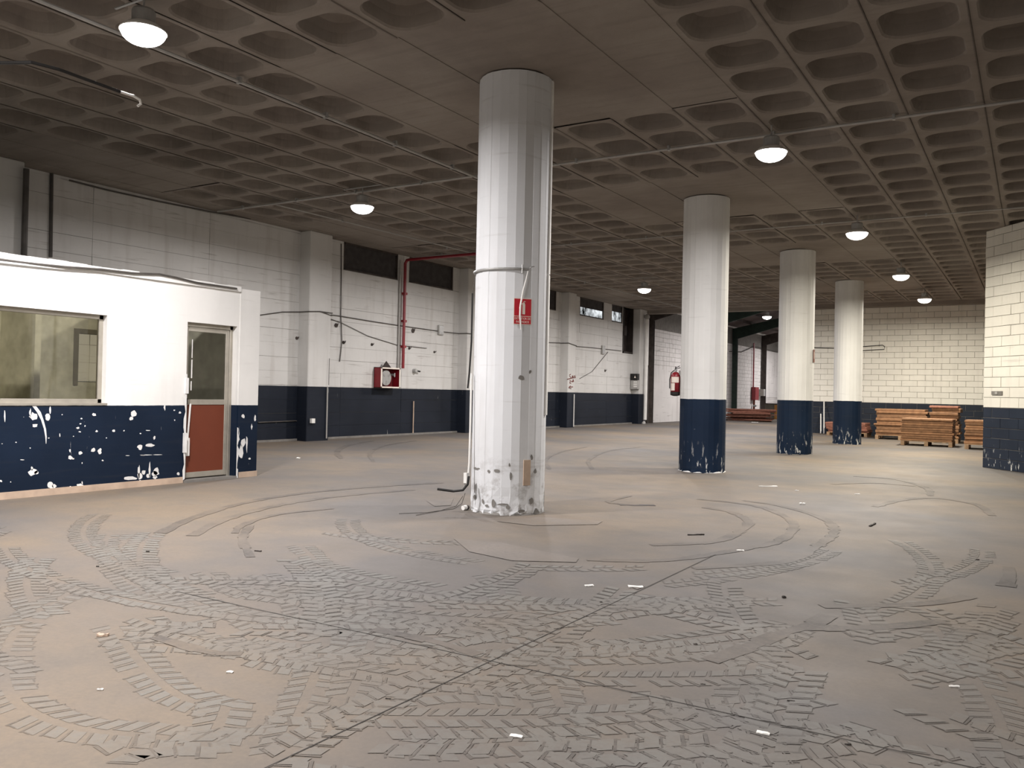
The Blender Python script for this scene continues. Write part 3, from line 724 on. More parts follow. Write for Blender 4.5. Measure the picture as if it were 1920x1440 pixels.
# ================================================================== OFFICE BOOTH
BX = -9.2; BF = floor_z(BX); BY0, BY1, BH = 2.6, 8.225, 2.63
T = thing('office_booth', (BX, 6., BF), 'white and navy office booth with window and red-panelled door', 'booth')
WY0, WY1, WZ0, WZ1 = 3.3, 5.955, 1.075, 2.10
DY0, DY1, DZ1 = 7.055, 7.845, 2.115
x0, x1 = BX-.14, BX
B = MB().box(x0, x1, BY0, WY0, BF-.03, BH).box(x0, x1, WY0, WY1, BF-.03, WZ0).box(x0, x1, WY0, WY1, WZ1, BH).box(x0, x1, WY1, DY0, BF-.03, BH).box(x0, x1, DY0, DY1, DZ1, BH).box(x0, x1, DY1, DY1+.04, BF-.03, BH)
B.build('front_wall', 'booth', T)
B = MB().box(x0, BX+.012, DY1+.04, BY1, BF-.03, BH-.0); B.build('end_pier', 'booth', T)
XB = -12.1
iw = [at_x(147, 625, XB), at_x(192, 717, XB)]
hy0, hy1, hz0, hz1 = iw[0][1], iw[1][1]+.25, iw[1][2], iw[0][2]
MB().box(XB-.1, XB, BY0, hy0, .1, BH).box(XB-.1, XB, hy1, BY1, .1, BH).box(XB-.1, XB, hy0, hy1, .1, hz0).box(XB-.1, XB, hy0, hy1, hz1, BH).build('back_wall', 'booth_in', T)
MB().box(XB-.1, XB+.02, hy0-.07, hy0, hz0-.05, hz1+.07).box(XB-.1, XB+.02, hy0, hy1, hz1, hz1+.07).build('inner_window_frame', 'crate', T)
MB().box(XB, x0, BY1-.12, BY1, .05, BH).build('end_wall', 'booth_in', T)
MB().box(XB, x0, BY0, BY0+.12, .05, BH).build('side_wall', 'booth_in', T)
pt = at_x(60, 700, -11.3); MB().box(XB, -11.25, pt[1], pt[1]+.08, .1, BH-.07).build('partition', 'booth_in', T)
# coping along the top edge
B = MB(); n = 24; rg = random.Random(2)
for k in range(n):
    ya = BY0+(DY1+.03-BY0)*k/n; yb = BY0+(DY1+.03-BY0)*(k+1)/n; B.box(x0, BX+.028+rg.uniform(-.004, .004), ya, yb, BH-.045, BH+.022+rg.uniform(-.005, .005))
B.build('coping', 'booth', T)
MB().box(BX-.01, BX+.012, BY0, DY0-.02, BF-.02, BF+.075).box(BX-.01, BX+.026, DY1+.07, BY1, BF-.02, BF+.075).build('skirting', 'skirt', T)
# window
W = MB(); fw = .05; fx0, fx1 = BX-.12, BX-.075
W.box(fx0, fx1, WY0, WY1, WZ0, WZ0+fw).box(fx0, fx1, WY0, WY1, WZ1-fw, WZ1).box(fx0, fx1, WY0, WY0+fw, WZ0, WZ1).box(fx0, fx1, WY1-fw, WY1, WZ0, WZ1)
w = bevel(W.build('window_frame', 'alu', T), .003)
MB().box(BX-.10, BX-.095, WY0+fw, WY1-fw, WZ0+fw, WZ1-fw).build('pane', 'glass_olive', w)
MB().box(BX-.12, BX+.012, WY0-.02, WY1+.02, WZ0-.02, WZ0+.004).build('sill', 'alu', w)
# door
dx0, dx1 = BX-.125, BX-.08; fw = .055; dz0 = BF+.015; zm = 1.09
D = MB(); D.box(dx0, dx1, DY0, DY1, DZ1-.05, DZ1).box(dx0, dx1, DY0, DY0+.03, dz0, DZ1).box(dx0, dx1, DY1-.05, DY1, dz0, DZ1)
d = bevel(D.build('door_frame', 'alu', T), .003)
D = MB(); ly0, ly1 = DY0+.035, DY1-.055; lx0, lx1 = BX-.115, BX-.085
D.box(lx0, lx1, ly0, ly0+fw, dz0+.03, DZ1-.055).box(lx0, lx1, ly1-fw, ly1, dz0+.03, DZ1-.055).box(lx0, lx1, ly0+fw, ly1-fw, DZ1-.055-fw, DZ1-.055).box(lx0, lx1, ly0+fw, ly1-fw, zm-.035, zm+.035).box(lx0, lx1, ly0+fw, ly1-fw, dz0+.03, dz0+.10)
lf = bevel(D.build('door_leaf', 'alu', T), .003)
MB().box(BX-.103, BX-.098, ly0+fw, ly1-fw, zm+.035, DZ1-.055-fw).build('glass_pane', 'glass_grey', lf)
MB().box(BX-.106, BX-.094, ly0+fw, ly1-fw, dz0+.10, zm-.035).build('red_panel', 'rust_panel', lf)
MB().box(BX-.090, BX-.086, ly0+fw+.05, ly0+fw+.062, 1.66, 1.90).box(BX-.090, BX-.086, ly0+fw+.048, ly0+fw+.064, 1.40, 1.64).box(BX-.090, BX-.086, ly0+fw+.044, ly0+fw+.060, 1.24, 1.36).build('tape_strip', 'white_plastic', lf)
MB().tube([(BX-.07, ly0+.09, zm-.02), (BX-.065, ly0+.055, .62)], .012, 8).box(BX-.085, BX-.045, ly0+.02, ly0+.075, .40, .63).build('handle', 'white_plastic', lf)
MB().box(BX-.085, BX-.05, ly0-.015, ly0+.035, zm-.03, zm+.05).build('lock', 'brown_steel', lf)
MB().box(BX-.13, BX+.05, DY0-.01, DY1+.01, BF-.02, BF+.03).build('threshold', 'mortar', T)
# torn plaster down both sides of the doorway
rg = random.Random(9)
for (yb, z0, z1, sgn) in ((DY0, BF+.05, 1.45, -1), (DY1+.03, BF, .75, 1)):
    pts = []; m = 14; B = MB()
    for k in range(m+1): pts.append((BX+.012, yb+sgn*0.0-sgn*.0, z0+(z1-z0)*k/m))
    ed = [(BX+.012, yb+sgn*rg.uniform(.008, .045), z0+(z1-z0)*k/m+rg.uniform(-.02, .02)) for k in range(m, -1, -1)]
    for k in range(m):
        B.poly([pts[k], pts[k+1], ed[m-k-1], ed[m-k]], (1, 0, 0), .006)
    B.build('torn_plaster', 'chip', T)
for q in ((DY0-.005, 1.20, .20), (DY0-.01, .45, .25)): MB().box(BX-.0, BX+.03, q[0]-.02, q[0]+.022, q[1], q[1]+q[2]).build('plaster_lump', 'chip', T)
# chips through the navy paint, traced
B = MB(); rg = random.Random(12)
def flake(cxp, cyp, w, h, n=10, ang=0., rough=.35):
    pts = []
    for k in range(n):
        q = 2*math.pi*k/n; s = 1+rg.uniform(-rough, rough*.6); u, v = w*s*math.cos(q), h*s*math.sin(q)
        pts.append(at_x(cxp+u*math.cos(ang)-v*math.sin(ang), cyp+u*math.sin(ang)+v*math.cos(ang), BX+.0015))
    c = np.mean(pts, 0); B.add([c]+pts, [(0, i+1, (i+1) % n+1) for i in range(n)])
def z6(x, y): return x/5.486, 740+y/5.486
for (x, y, w, h) in [(48, 225, 9, 62), (345, 225, 42, 45), (310, 190, 10, 45), (360, 318, 30, 22), (490, 235, 30, 35), (515, 160, 12, 38), (968, 205, 24, 16), (838, 246, 12, 10), (800, 342, 16, 10), (826, 300, 14, 6), (875, 322, 7, 9),
        (820, 382, 14, 6), (995, 376, 14, 12), (1170, 371, 14, 13), (1275, 371, 8, 7), (1370, 195, 32, 32), (1350, 245, 22, 22), (1795, 160, 10, 7), (1797, 262, 7, 9), (1588, 443, 12, 20), (720, 575, 10, 16), (722, 645, 22, 24),
        (752, 660, 14, 9), (828, 600, 20, 20), (958, 570, 26, 22), (1025, 580, 22, 30), (1055, 677, 13, 9), (1440, 540, 30, 28), (1540, 520, 50, 18), (1500, 620, 60, 4), (1612, 618, 55, 5), (1470, 622, 24, 5), (1310, 627, 24, 3),
        (335, 795, 48, 38), (375, 800, 20, 22), (330, 760, 12, 22), (520, 930, 34, 42), (555, 940, 24, 26), (820, 930, 34, 18), (845, 905, 8, 16), (725, 948, 9, 10), (1340, 860, 70, 20), (1430, 790, 12, 65), (1475, 800, 24, 30),
        (1440, 840, 30, 30), (1540, 770, 11, 75), (1590, 810, 34, 30), (1610, 790, 30, 40), (1595, 850, 22, 18), (1525, 830, 24, 24), (1440, 900, 16, 20), (1835, 815, 16, 16), (1850, 185, 14, 14), (845, 703, 6, 9), (310, 548, 8, 6),
        (500, 446, 9, 5), (615, 420, 6, 20), (757, 428, 6, 5), (1095, 446, 8, 6), (640, 205, 7, 6), (22, 505, 7, 5), (165, 490, 8, 6), (10, 890, 14, 12), (110, 898, 7, 7), (232, 670, 22, 5), (1693, 130, 9, 34), (1445, 400, 10, 6), (1520, 368, 26, 4)]:
    flake(*z6(x, y), w/5.486, h/5.486)
tr = [(348, 112), (400, 180), (435, 260), (462, 350), (473, 430), (474, 505)]; wd_ = [20, 20, 13, 11, 8, 2]
for k in range(len(tr)-1):
    q = [at_x(*z6(tr[k][0]-wd_[k], tr[k][1]), BX+.0018), at_x(*z6(tr[k][0]+wd_[k], tr[k][1]), BX+.0018), at_x(*z6(tr[k+1][0]+wd_[k+1], tr[k+1][1]), BX+.0018), at_x(*z6(tr[k+1][0]-wd_[k+1], tr[k+1][1]), BX+.0018)]
    B.add(q, [(0, 1, 2, 3)])
tag(B.build('paint_chips', 'chip', T, fix=False), kind='stuff')
B = MB()
for (pxx, pyy, w, h) in [(463, 830, 1.5, 16), (456, 780, 3, 5), (478, 785, 2.5, 6), (472, 800, 1.5, 6), (455, 830, 5, 10), (452, 850, 4, 14), (468, 860, 2, 2)]:
    n = 8; pts = [at_x(pxx+w*(1+rg.uniform(-.4, .3))*math.cos(2*math.pi*k/n), pyy+h*(1+rg.uniform(-.4, .3))*math.sin(2*math.pi*k/n), BX+.0135) for k in range(n)]
    B.add([np.mean(pts, 0)]+pts, [(0, i+1, (i+1) % n+1) for i in range(n)])
tag(B.build('pier_chips', 'chip', T, fix=False), kind='stuff')
w = [at_x(a, c, BX+.052) for a, c in [(-120, 466), (0, 487), (60, 494), (120, 500), (190, 505), (250, 512), (300, 514), (330, 520), (370, 530), (444, 541)]]
tag(MB().tube(w, .011, 8).build('booth_cable', 'cable', org=tuple(w[4])), 'dark cable running along the top edge of the booth', 'cable')

# ================================================================== LAMPS
def lamp(x, y, z, label, warm=False, k=1., top=CZ, r=.19):
    T = thing('high_bay_lamp', (x, y, z), label, 'lamp', 'bowl lamps under the ceiling')
    MB().lathe([(.04, .20), (.09, .20), (.10, .18), (.10, .075), (.07, .07)], (x, y, z), 20).build('housing', 'galv', T)
    B = MB(); B.lathe([(.09, .085), (r*.8, .055), (r+.01, .012), (r+.012, .0), (r, .004), (r*.78, .045), (.08, .075)], (x, y, z), 28); B.build('reflector', 'white_plastic', T, smooth=True)
    B = MB(); pr = [(r*math.cos(q), -r*.62*math.sin(q)+.004) for q in np.linspace(0, math.pi/2-.02, 8)]; B.lathe(pr, (x, y, z), 28); B.build('diffuser', 'diffuser_warm' if warm else 'diffuser_cool', T, smooth=True)
    MB().tube([(x, y, z+.19), (x, y, top)], .009, 8).build('stem', 'galv', T)
    if top < CZ+.001 and x < -5: MB().box(x-.42, x+.42, y-.012, y+.012, top-.012, top).build('mounting_bar', 'galv', T)
    L = bpy.data.lights.new('lamp_light', 'AREA'); L.shape = 'DISK'; L.size = r*1.7; L.energy = LAMP_W*k; L.color = WARM if warm else COOL; L.spread = math.radians(178)
    lo = bpy.data.objects.new('lamp_light', L); COL.objects.link(lo); lo.parent = T; lo.location = (0, 0, -r*.62-.015)
lamp(-6.78, 4.66, 4.43, 'bright lamp above the booth at the top left', k=1.4)
lamp(-9.77, 10.92, 4.39, 'lamp over the left wall, first past the booth', k=.9)
lamp(-2.87, 10.78, 4.39, 'largest lamp to the right of the all-white column')
lamp(-2.86, 16.8, 4.39, 'second lamp of the right-hand row, above the navy-based columns', True, 1.15)
lamp(-2.87, 23.0, 4.39, 'third lamp of the right-hand row', True, 1.25)
lamp(-2.9, 28.6, 4.39, 'lamp of the right-hand row nearest the far block wall', True, 1.3)
lamp(-9.78, 23.2, 4.39, 'distant lamp between the all-white and extinguisher columns')
P = at_y(1438, 594, 37.5); lamp(P[0], P[1], P[2], 'lamp hanging in the annex under the sloping roof', top=roof_z(P[0])-.01)
lamp(-9.86, 17.0, 4.39, 'lamp hidden behind the all-white column', k=.9)
lamp(-9.75, 29.3, 4.39, 'added lamp hidden behind the extinguisher column')  # not seen, added for more light in the hall
for i, (x, y) in enumerate(((4.0, 4.6), (4.0, 10.8), (-4.2, .2), (-9.0, -1.5), (1.6, -1.2))):  # unseen lamps, added to bring up the overall brightness
    lamp(x, y, 4.39, ['added lamp right of the camera out of view', 'added lamp far right out of view', 'added lamp behind the camera', 'added lamp over the left side behind the view', 'added lamp at the right behind the view'][i], i == 1, k=(.45, .45, 1.25, 1.0, 1.0)[i])
P = at_y(1470, 622, 46.); lamp(-9.8, 50.6, 4.9, 'added annex lamp hidden behind the third column', k=1.4, top=roof_z(-9.8)-.14)  # no lamp is seen here; added to brighten the annex wall

# ================================================================== CEILING RUNS
def run(name, mat, pts, r, label, cat, clips=0):
    T = thing(name, pts[0], label, cat)
    MB().tube(pts, r, 8).build('pipe', mat, T)
    if clips:
        a, c = Vector(map(float, pts[0])), Vector(map(float, pts[-1])); d = (c-a).normalized(); e = d.cross(Vector((0, 0, 1))); me = None
        for k in range(clips):
            p = a.lerp(c, (k+.5)/clips)
            if me is None: me = MB().obox((0, 0, 0), d, e, (0, 0, 1), .03, r*3.2, r*2+.03).mesh('clip', 'galv')
            part_copy('clip', me, T, (p.x, p.y, p.z+.012))
    return T
zc = CZ-.04
run('ceiling_conduit', 'conduit', [(-13.6, 11.05, zc), (-9, 11.05, zc), (-4, 11.05, zc), (3.5, 11.05, zc)], .018, 'grey conduit crossing the whole ceiling through the nearest right lamp', 'conduit', 12)
run('ceiling_conduit', 'conduit', [(-7.52, 3.0, zc-.03), (-7.52, 7, zc-.03), (-7.52, 11.05, zc-.03)], .020, 'grey conduit running from the top-left lamp to the crossing conduit', 'conduit', 6)
run('ceiling_conduit', 'conduit', [(-13.6, 17.15, zc), (-7, 17.15, zc), (1, 17.15, zc)], .012, 'thin conduit crossing the ceiling behind the all-white column', 'conduit', 8)
run('ceiling_conduit', 'conduit', [(-12.0, 11.05, zc-.02), (-11.6, 20, zc-.02), (-11.6, 32, zc-.02)], .012, 'thin conduit running down the ceiling beside the left wall', 'conduit', 6)
w = [(-13.62, 9.0, CZ-.04), (-13.62, 13.0, CZ-.05)]
run('ceiling_cable', 'cable', [at_x(a, c, -13.72) for a, c in [(130, 338), (200, 356), (300, 378), (400, 398), (470, 410)]], .016, 'dark cable in the corner of left wall and ceiling', 'cable')
red = [(WL+.12, 16.95, .0), (WL+.12, 16.95, 0)]
rp = [(WL+.10, 16.98, 1.85), (WL+.10, 16.98, 3.0), (WL+.10, 16.98, 4.52), (WL+.15, 16.98, 4.60), (WL+.25, 16.98, 4.61), (-11.5, 16.98, 4.62), (-10.3, 16.98, 4.63)]
T = thing('fire_main', rp[0], 'red fire main rising from the hose cabinet and turning along the ceiling', 'pipe')
MB().tube(rp, .038, 10).build('pipe', 'red', T)
me = MB().box(-.05, .05, -.055, .055, -.03, .03).mesh('coupling', 'red')
for z in (2.4, 3.05, 3.75): part_copy('coupling', me, T, (WL+.10, 16.98, z))
MB().tube([(WL+.04, 16.86, 1.85), (WL+.04, 16.86, 4.6)], .022, 8).build('grey_duct', 'conduit', T)
# dangling cable at the top left
zc2 = 3.3
w = [at_z(a, c, zc2+h) for a, c, h in [(-60, 122, .55), (0, 118, .05), (60, 117, 0), (110, 130, 0), (170, 152, 0), (225, 172, 0)]]
T = thing('hanging_cable', w[-1], 'dark cable with bare white end dangling from the ceiling at the top left', 'cable')
MB().tube([(w[0][0], w[0][1], CZ)]+w, .011, 8).build('sheath', 'black', T)
MB().tube([w[-1], at_z(250, 180, zc2), at_z(262, 187, zc2), at_z(264, 195, zc2-.02), at_z(258, 199, zc2-.04)], .009, 8).build('bare_end', 'white_plastic', T)

# ================================================================== LEFT WALL FITTINGS
def wx(a, c, e=.02): return at_x(a, c, WL+e)
CABLES = [([(487, 591), (530, 585), (570, 578), (600, 584), (640, 593), (700, 603), (760, 612), (830, 622), (885, 626)], .012, 'slack cable running along the left wall at mid height'),
          ([(600, 584), (640, 605), (690, 630), (745, 647), (800, 653), (860, 646)], .008, 'cable sagging diagonally past the red pipe'),
          ([(640, 457), (640, 520), (639, 590), (641, 640), (637, 678)], .012, 'cable hanging down beside the first pilaster'),
          ([(97, 325), (96, 400), (95, 482)], .028, 'dark pipe down the left wall above the booth'),
          ([(1022, 642), (1050, 643), (1080, 648), (1110, 652), (1165, 658)], .014, 'cable run along the far end of the left wall'),
          ([(1087, 710), (1110, 697), (1140, 660)], .010, 'cable slanting up to the grey box at the far end of the left wall')]
for pts, r, lab in CABLES:
    w = []; prev = None
    for (a, c) in pts:
        P = wx(a, c, .02); ins = None
        for y0, y1 in PIL:
            Q = at_x(a, c, WL+.33)
            if y0-.015 < Q[1] < y1+.015: P = Q; ins = (y0, y1)
            elif y0-.02 < P[1] < y1+.02: P = None
            if P is None: break
        if P is None: continue
        if w:
            for y0, y1 in PIL:
                for e in (y0-.02, y1+.02):
                    if (w[-1][1]-e)*(P[1]-e) < 0:
                        z_ = w[-1][2]+(P[2]-w[-1][2])*(e-w[-1][1])/(P[1]-w[-1][1]); inward = (e < y0)
                        k_ = (WL+.02, WL+.33) if inward else (WL+.33, WL+.02)
                        w += [np.array((k_[0], e, z_)), np.array((k_[1], e, z_))]
        w.append(P)
    tag(MB().tube(w, r, 6).build('surface_cable', 'cable', org=tuple(w[0])), lab, 'cable')
for (a, c0, c1, e, r, m, lab) in [(613, 726, 822, .34, .016, 'conduit', 'pale conduit down the navy part of the first pilaster'), (775, 752, 812, .03, .016, 'skirt', 'yellowish rod standing against the navy wall right of the hose cabinet'),
                               (1076, 739, 800, .34, .018, 'white_plastic', 'white conduit down the navy part of the marked pilaster'), (47, 316, 500, .375, .045, 'cable', 'thick dark upright strip at the far left edge of the left wall'), (617, 672, 722, .34, .006, 'cable', 'thin wire down the white part of the first pilaster')]:  # the far-left entry is a plain dark upright strip
    A, C2 = at_x(a, c0, WL+e), at_x(a, c1, WL+e); A[1] = C2[1] = (A[1]+C2[1])/2
    C2[2] = max(C2[2], FZ+.005)
    tag(MB().tube([A, C2], r, 8).build('surface_conduit', m, org=tuple(C2)), lab, 'rod' if m == 'skirt' else 'conduit')
# socket with its conduit low on the wall
A = at_x(586, 789, WL+.34)
T = thing('power_socket', A, 'white socket box on the navy foot of the first pilaster', 'socket')
MB().box(A[0]-.03, A[0]+.03, A[1]-.05, A[1]+.05, A[2]-.05, A[2]+.05).build('box', 'white_plastic', T)
MB().tube([at_x(484, 792, WL+.02), at_x(556, 789, WL+.02)], .012, 6).build('feed_pipe', 'cable', T)
# hose cabinet
CY0, CY1, CZ0, CZ1 = 15.98, 16.72, 1.34, 1.845; cx0, cx1 = WL+.005, WL+.22
T = thing('hose_cabinet', (cx0, (CY0+CY1)/2, CZ0), 'red fire-hose cabinet with missing glass on the left wall', 'cabinet')
MB().box(cx0, cx0+.012, CY0, CY1, CZ0, CZ1).build('back', 'red_dark', T)
B = MB().box(cx0, cx1, CY0, CY0+.015, CZ0, CZ1).box(cx0, cx1, CY1-.015, CY1, CZ0, CZ1).box(cx0, cx1, CY0, CY1, CZ0, CZ0+.015).box(cx0, cx1, CY0, CY1, CZ1-.015, CZ1); B.build('body', 'red', T)
B = MB().box(cx1, cx1+.012, CY0, CY0+.05, CZ0, CZ1).box(cx1, cx1+.012, CY1-.035, CY1, CZ0, CZ1).box(cx1, cx1+.012, CY0, CY1, CZ0, CZ0+.035).box(cx1, cx1+.012, CY0, CY1, CZ1-.035, CZ1); bevel(B.build('door_frame', 'sign_white', T), .003)
cyc, czc = CY0+.29, CZ0+.25
R_ = thing('x', (0, 0, 0), None, None); bpy.data.objects.remove(R_)
rl = MB().lathe([(.04, .03), (.19, .03), (.19, .045), (.05, .05), (.05, .12), (.19, .125), (.19, .14), (.04, .14)], (cx0+.01, cyc, czc), 24, 'x').build('reel', 'galv', T)
B = MB()
for k in range(4):
    rr_ = .085+.03*k; B.tube([(cx0+.13+.01*math.sin(3*q), cyc+rr_*math.cos(q), czc+rr_*math.sin(q)) for q in np.linspace(0, 2*math.pi, 21)], .015, 6, caps=False)
B.build('hose_coil', 'mortar', rl)
B = MB().tube([(cx0+.02, CY1-.12, CZ0+.33), (cx0+.14, CY1-.12, CZ0+.33)], .03, 10).tube([(cx0+.14, CY1-.12, CZ0+.28), (cx0+.14, CY1-.12, CZ0+.38)], .018, 8); B.build('valve', 'galv', T)
A = [at_x(716, 688, WL+.12), at_x(733, 688, WL+.12), at_x(724, 677, WL+.12)]
for q in A[:2]: q[2] = CZ1+.002
tag(MB().poly(A, (1, 0, 0), .012).build('triangle_plate', 'dark_brown', org=tuple(A[0])), 'dark triangular plate standing on the hose cabinet', 'plate')
# valve stub, boxes, hooks
A = wx(775, 695, .0); T = thing('stub_valve', A, 'small pipe stub with tap on the wall right of the hose cabinet', 'valve')
MB().tube([(WL, A[1], A[2]), (WL+.10, A[1], A[2])], .05, 12).build('flange', 'galv', T)
MB().tube([(WL+.08, A[1], A[2]), (WL+.08, A[1]+.18, A[2]-.015)], .02, 8).build('tap', 'black', T)
for (a, c, w_, h_, lab) in [(826, 619, .11, .13, 'grey junction box high on the wall near the second pilaster'), (1131, 656, .13, .16, 'grey junction box at the far end of the left wall')]:
    A = wx(a, c, .03); T = thing('junction_box', A, lab, 'box')
    bevel(MB().box(WL, WL+.06, A[1]-w_, A[1]+w_, A[2]-h_, A[2]+h_).build('case', 'conduit', T), .006)
    MB().box(WL+.06, WL+.066, A[1]-w_*.85, A[1]+w_*.85, A[2]-h_*.85, A[2]+h_*.85).build('lid', 'galv', T)
for (a, c, s, lab) in [(557, 634, .035, 'rusty wall bracket left of the first pilaster'), (631, 610, .05, 'rusty wall bracket just right of the first pilaster'), (645, 642, .04, 'rusty wall bracket below the slack cable'), (698, 646, .035, 'rusty wall bracket midway to the red pipe'),
                  (775, 620, .06, 'round dark wall plug right of the red pipe'), (768, 653, .035, 'small dark hook right of the red pipe'), (815, 660, .03, 'small dark hook below the grey junction box'), (1135, 695, .05, 'dark wall plug near the far junction box')]:
    A = wx(a, c, .02)
    T = thing('rusty_bracket', A, lab, 'bracket')
    MB().lathe([(.01, 0), (s, 0), (s, .02), (s*.6, .03), (.01, .03)], (WL, A[1], A[2]), 10, 'x').build('plate', 'brown_steel', T)
    MB().tube([(WL+.02, A[1], A[2]), (WL+.06, A[1], A[2]), (WL+.07, A[1], A[2]+s)], .01, 6).build('hook', 'brown_steel', T)
# scrawled arrow and writing on the third pilaster
XP = WL+.31+.002
def zz2(x, y): return 1050+x/24., 690+y/24.
strokes = [[(475, 285), (430, 310), (430, 370), (500, 430), (520, 465), (440, 480), (330, 505)], [(560, 420), (545, 370), (580, 360), (575, 440), (600, 450)], [(580, 340), (545, 400), (545, 450), (600, 450)],
           [(660, 350), (615, 400), (620, 440), (680, 440)], [(670, 345), (690, 440)], [(435, 560), (470, 570), (450, 620), (440, 680), (490, 685)], [(500, 605), (560, 600)], [(560, 640), (590, 510), (615, 625)], [(570, 590), (610, 590)],
           [(575, 850), (400, 860)], [(470, 800), (390, 890), (500, 930)]]
T = None
for s in strokes:
    w = [at_x(*zz2(*q), XP+.001) for q in s]
    if T is None: T = thing('scrawl', w[0], 'red-brown handwritten scrawl with an arrow on a white pilaster', 'writing')
    MB().tube(w, .014, 5).build('stroke', 'ink', T)
# meter box, downpipe and rubble at the end pilaster
T = thing('meter_box', (WL+.18, 31.55, 1.52), 'grey meter box with dark top on the end pilaster', 'box')
mx0, mx1, my = WL+.02, WL+.34, 31.655
bevel(MB().box(mx0+.01, mx1, my-.20, my, 1.52, 1.88).build('case', 'conduit', T), .01)
MB().box(mx0, mx1-.02, my-.21, my, 1.89, 2.14).build('top_box', 'black', T)
MB().poly([(mx0+.16, my-.212, 1.97), (mx0+.24, my-.212, 1.97), (mx0+.20, my-.212, 2.07)], (0, -1, 0), .003).build('triangle_mark', 'sign_white', T)
for k in range(3): MB().box(mx0+.14, mx1-.03, my-.206, my-.20, 1.60+k*.09, 1.66+k*.09).build('label_strip', 'white_plastic', T)
T = thing('downpipe', (-13.365, 32.0, .14), 'tall white downpipe at the end of the left wall', 'pipe')
yy = 32.05
MB().tube([(-13.365, yy, 2.5), (-13.365, yy, 4.35)], .085, 12).build('upper_pipe', 'white_plastic', T)
MB().tube([(-13.365, yy-.02, .3), (-13.365, yy, 2.55)], .072, 12).build('lower_pipe', 'white_plastic', T)
MB().lathe([(.05, -.1), (.10, -.06), (.11, 0), (.10, .06), (.04, .1)], (-13.365, yy, 4.45), 12).build('elbow', 'conduit', T)
MB().tube([(-13.33, yy+.2, .15), (-13.35, yy+.2, 2.4)], .018, 6).build('cable', 'cable', T)
rg = random.Random(31)
for k, (a, c, s, m) in enumerate([(1190, 790, .16, 'mortar'), (1196, 789, .13, 'white_plastic'), (1202, 790, .15, 'white_plastic'), (1207, 792, .10, 'conduit')]):
    P = at_z(a, c+3, .14); B = MB(); n = 7
    for zz_, sc in ((.14, 1.), (.14+s*.6, .8), (.14+s*1.1, .3)):
        for q in range(n): r_ = s*sc*rg.uniform(.7, 1.1); B.v.append((P[0]+r_*math.cos(2*math.pi*q/n), P[1]+r_*math.sin(2*math.pi*q/n), zz_+(rg.uniform(-.02, .02) if sc < 1 else 0)))
    for l in range(2):
        for q in range(n): B.f.append((l*n+q, l*n+(q+1) % n, (l+1)*n+(q+1) % n, (l+1)*n+q))
    B.f += [tuple(range(n-1, -1, -1)), tuple(range(2*n, 3*n))]
    tag(B.build('rubble_lump', m, org=(P[0], P[1], .14)), ['dark rubble lump left of the downpipe foot', 'pale rubble lump just left of the downpipe foot', 'largest pale rubble lump at the downpipe foot', 'grey rubble lump right of the downpipe foot'][k], 'rubble')

# ================================================================== BOARD STACKS
_pm = {}
def pallet(x0, x1, y0, y1, z, label):
    L, W_ = x1-x0, y1-y0; T = thing('pallet', ((x0+x1)/2, (y0+y1)/2, z), label, 'pallet', 'pallets under the board stacks')
    key = (round(L, 2), round(W_, 2))
    if key not in _pm:
        _pm[key] = (MB().box(-L/2, L/2, -.05, .05, -.011, .011).mesh('deck_board', 'timber_pale'), MB().box(-.05, .05, -.07, .07, -.05, .05).mesh('block', 'timber_pale'),
                    MB().box(-.05, .05, -W_/2, W_/2, -.011, .011).mesh('bottom_board', 'timber_pale'))
    a, c, d = _pm[key]; cx, cy = (x0+x1)/2, (y0+y1)/2
    for k in range(6): part_copy('deck_board', a, T, (cx, y0+.05+(W_-.1)*k/5, z+.133))
    for i in (-1, 0, 1):
        for j in (-1, 0, 1): part_copy('block', c, T, (cx+i*(L/2-.05), cy+j*(W_/2-.07), z+.072))
        part_copy('bottom_board', d, T, (cx+i*(L/2-.05), cy, z+.011))
    return T
_bm = {}
def board_mesh(L, W_, H, mat):
    key = (round(L, 2), round(W_, 2), round(H, 3), mat)
    if key not in _bm:
        B = MB(); c = min(.014, H*.25); vs = []
        for z, s in ((0, c), (c, 0), (H-c, 0), (H, c)):
            for i, j in ((-1, -1), (1, -1), (1, 1), (-1, 1)): vs.append((i*(L/2-s), j*(W_/2-s), z))
        fs = [(3, 2, 1, 0), (12, 13, 14, 15)]
        for l in range(3):
            for k in range(4): fs.append((l*4+k, l*4+(k+1) % 4, l*4+4+(k+1) % 4, l*4+4+k))
        B.add(vs, fs); _bm[key] = B.mesh('board', mat, fix=False)
    return _bm[key]
ORD = ['first', 'second', 'third', 'fourth', 'fifth', 'sixth', 'seventh', 'eighth', 'ninth', 'tenth', 'eleventh', 'twelfth', 'thirteenth', 'fourteenth']
def stack(name, x0, x1, y0, W_, z, n, th, mat, lab, group, seed, jx=.03, rot=.008, topmat=None, plat=None):
    rg = random.Random(seed); zc = z; cx, cy = (x0+x1)/2, y0+W_/2
    if plat: pallet(x0, x1, y0, y0+W_, z, plat); zc = z+.145
    for k in range(n):
        h = th*rg.choice((.75, 1, 1, 1.3)); L = (x1-x0)*rg.choice((1, 1, 1, .985, 1.02))
        me = board_mesh(L, W_, round(h, 3), topmat if (topmat and k == n-1) else mat)
        o = bpy.data.objects.new(name, me); COL.objects.link(o)
        o.location = (cx+rg.uniform(-jx, jx), cy+rg.uniform(-.035, .035), zc); o.rotation_euler[2] = rg.uniform(-rot, rot)
        pos = 'topmost' if k == n-1 else ('bottom' if k == 0 else ORD[k]+' from bottom')
        tag(o, (pos+' board of ' if ' ' not in pos else pos.split()[0]+' board from the bottom of ')+lab, 'board', group); zc += h+.001
    return zc
def xa_(u, Y): return at_y(u, 800, Y)[0]
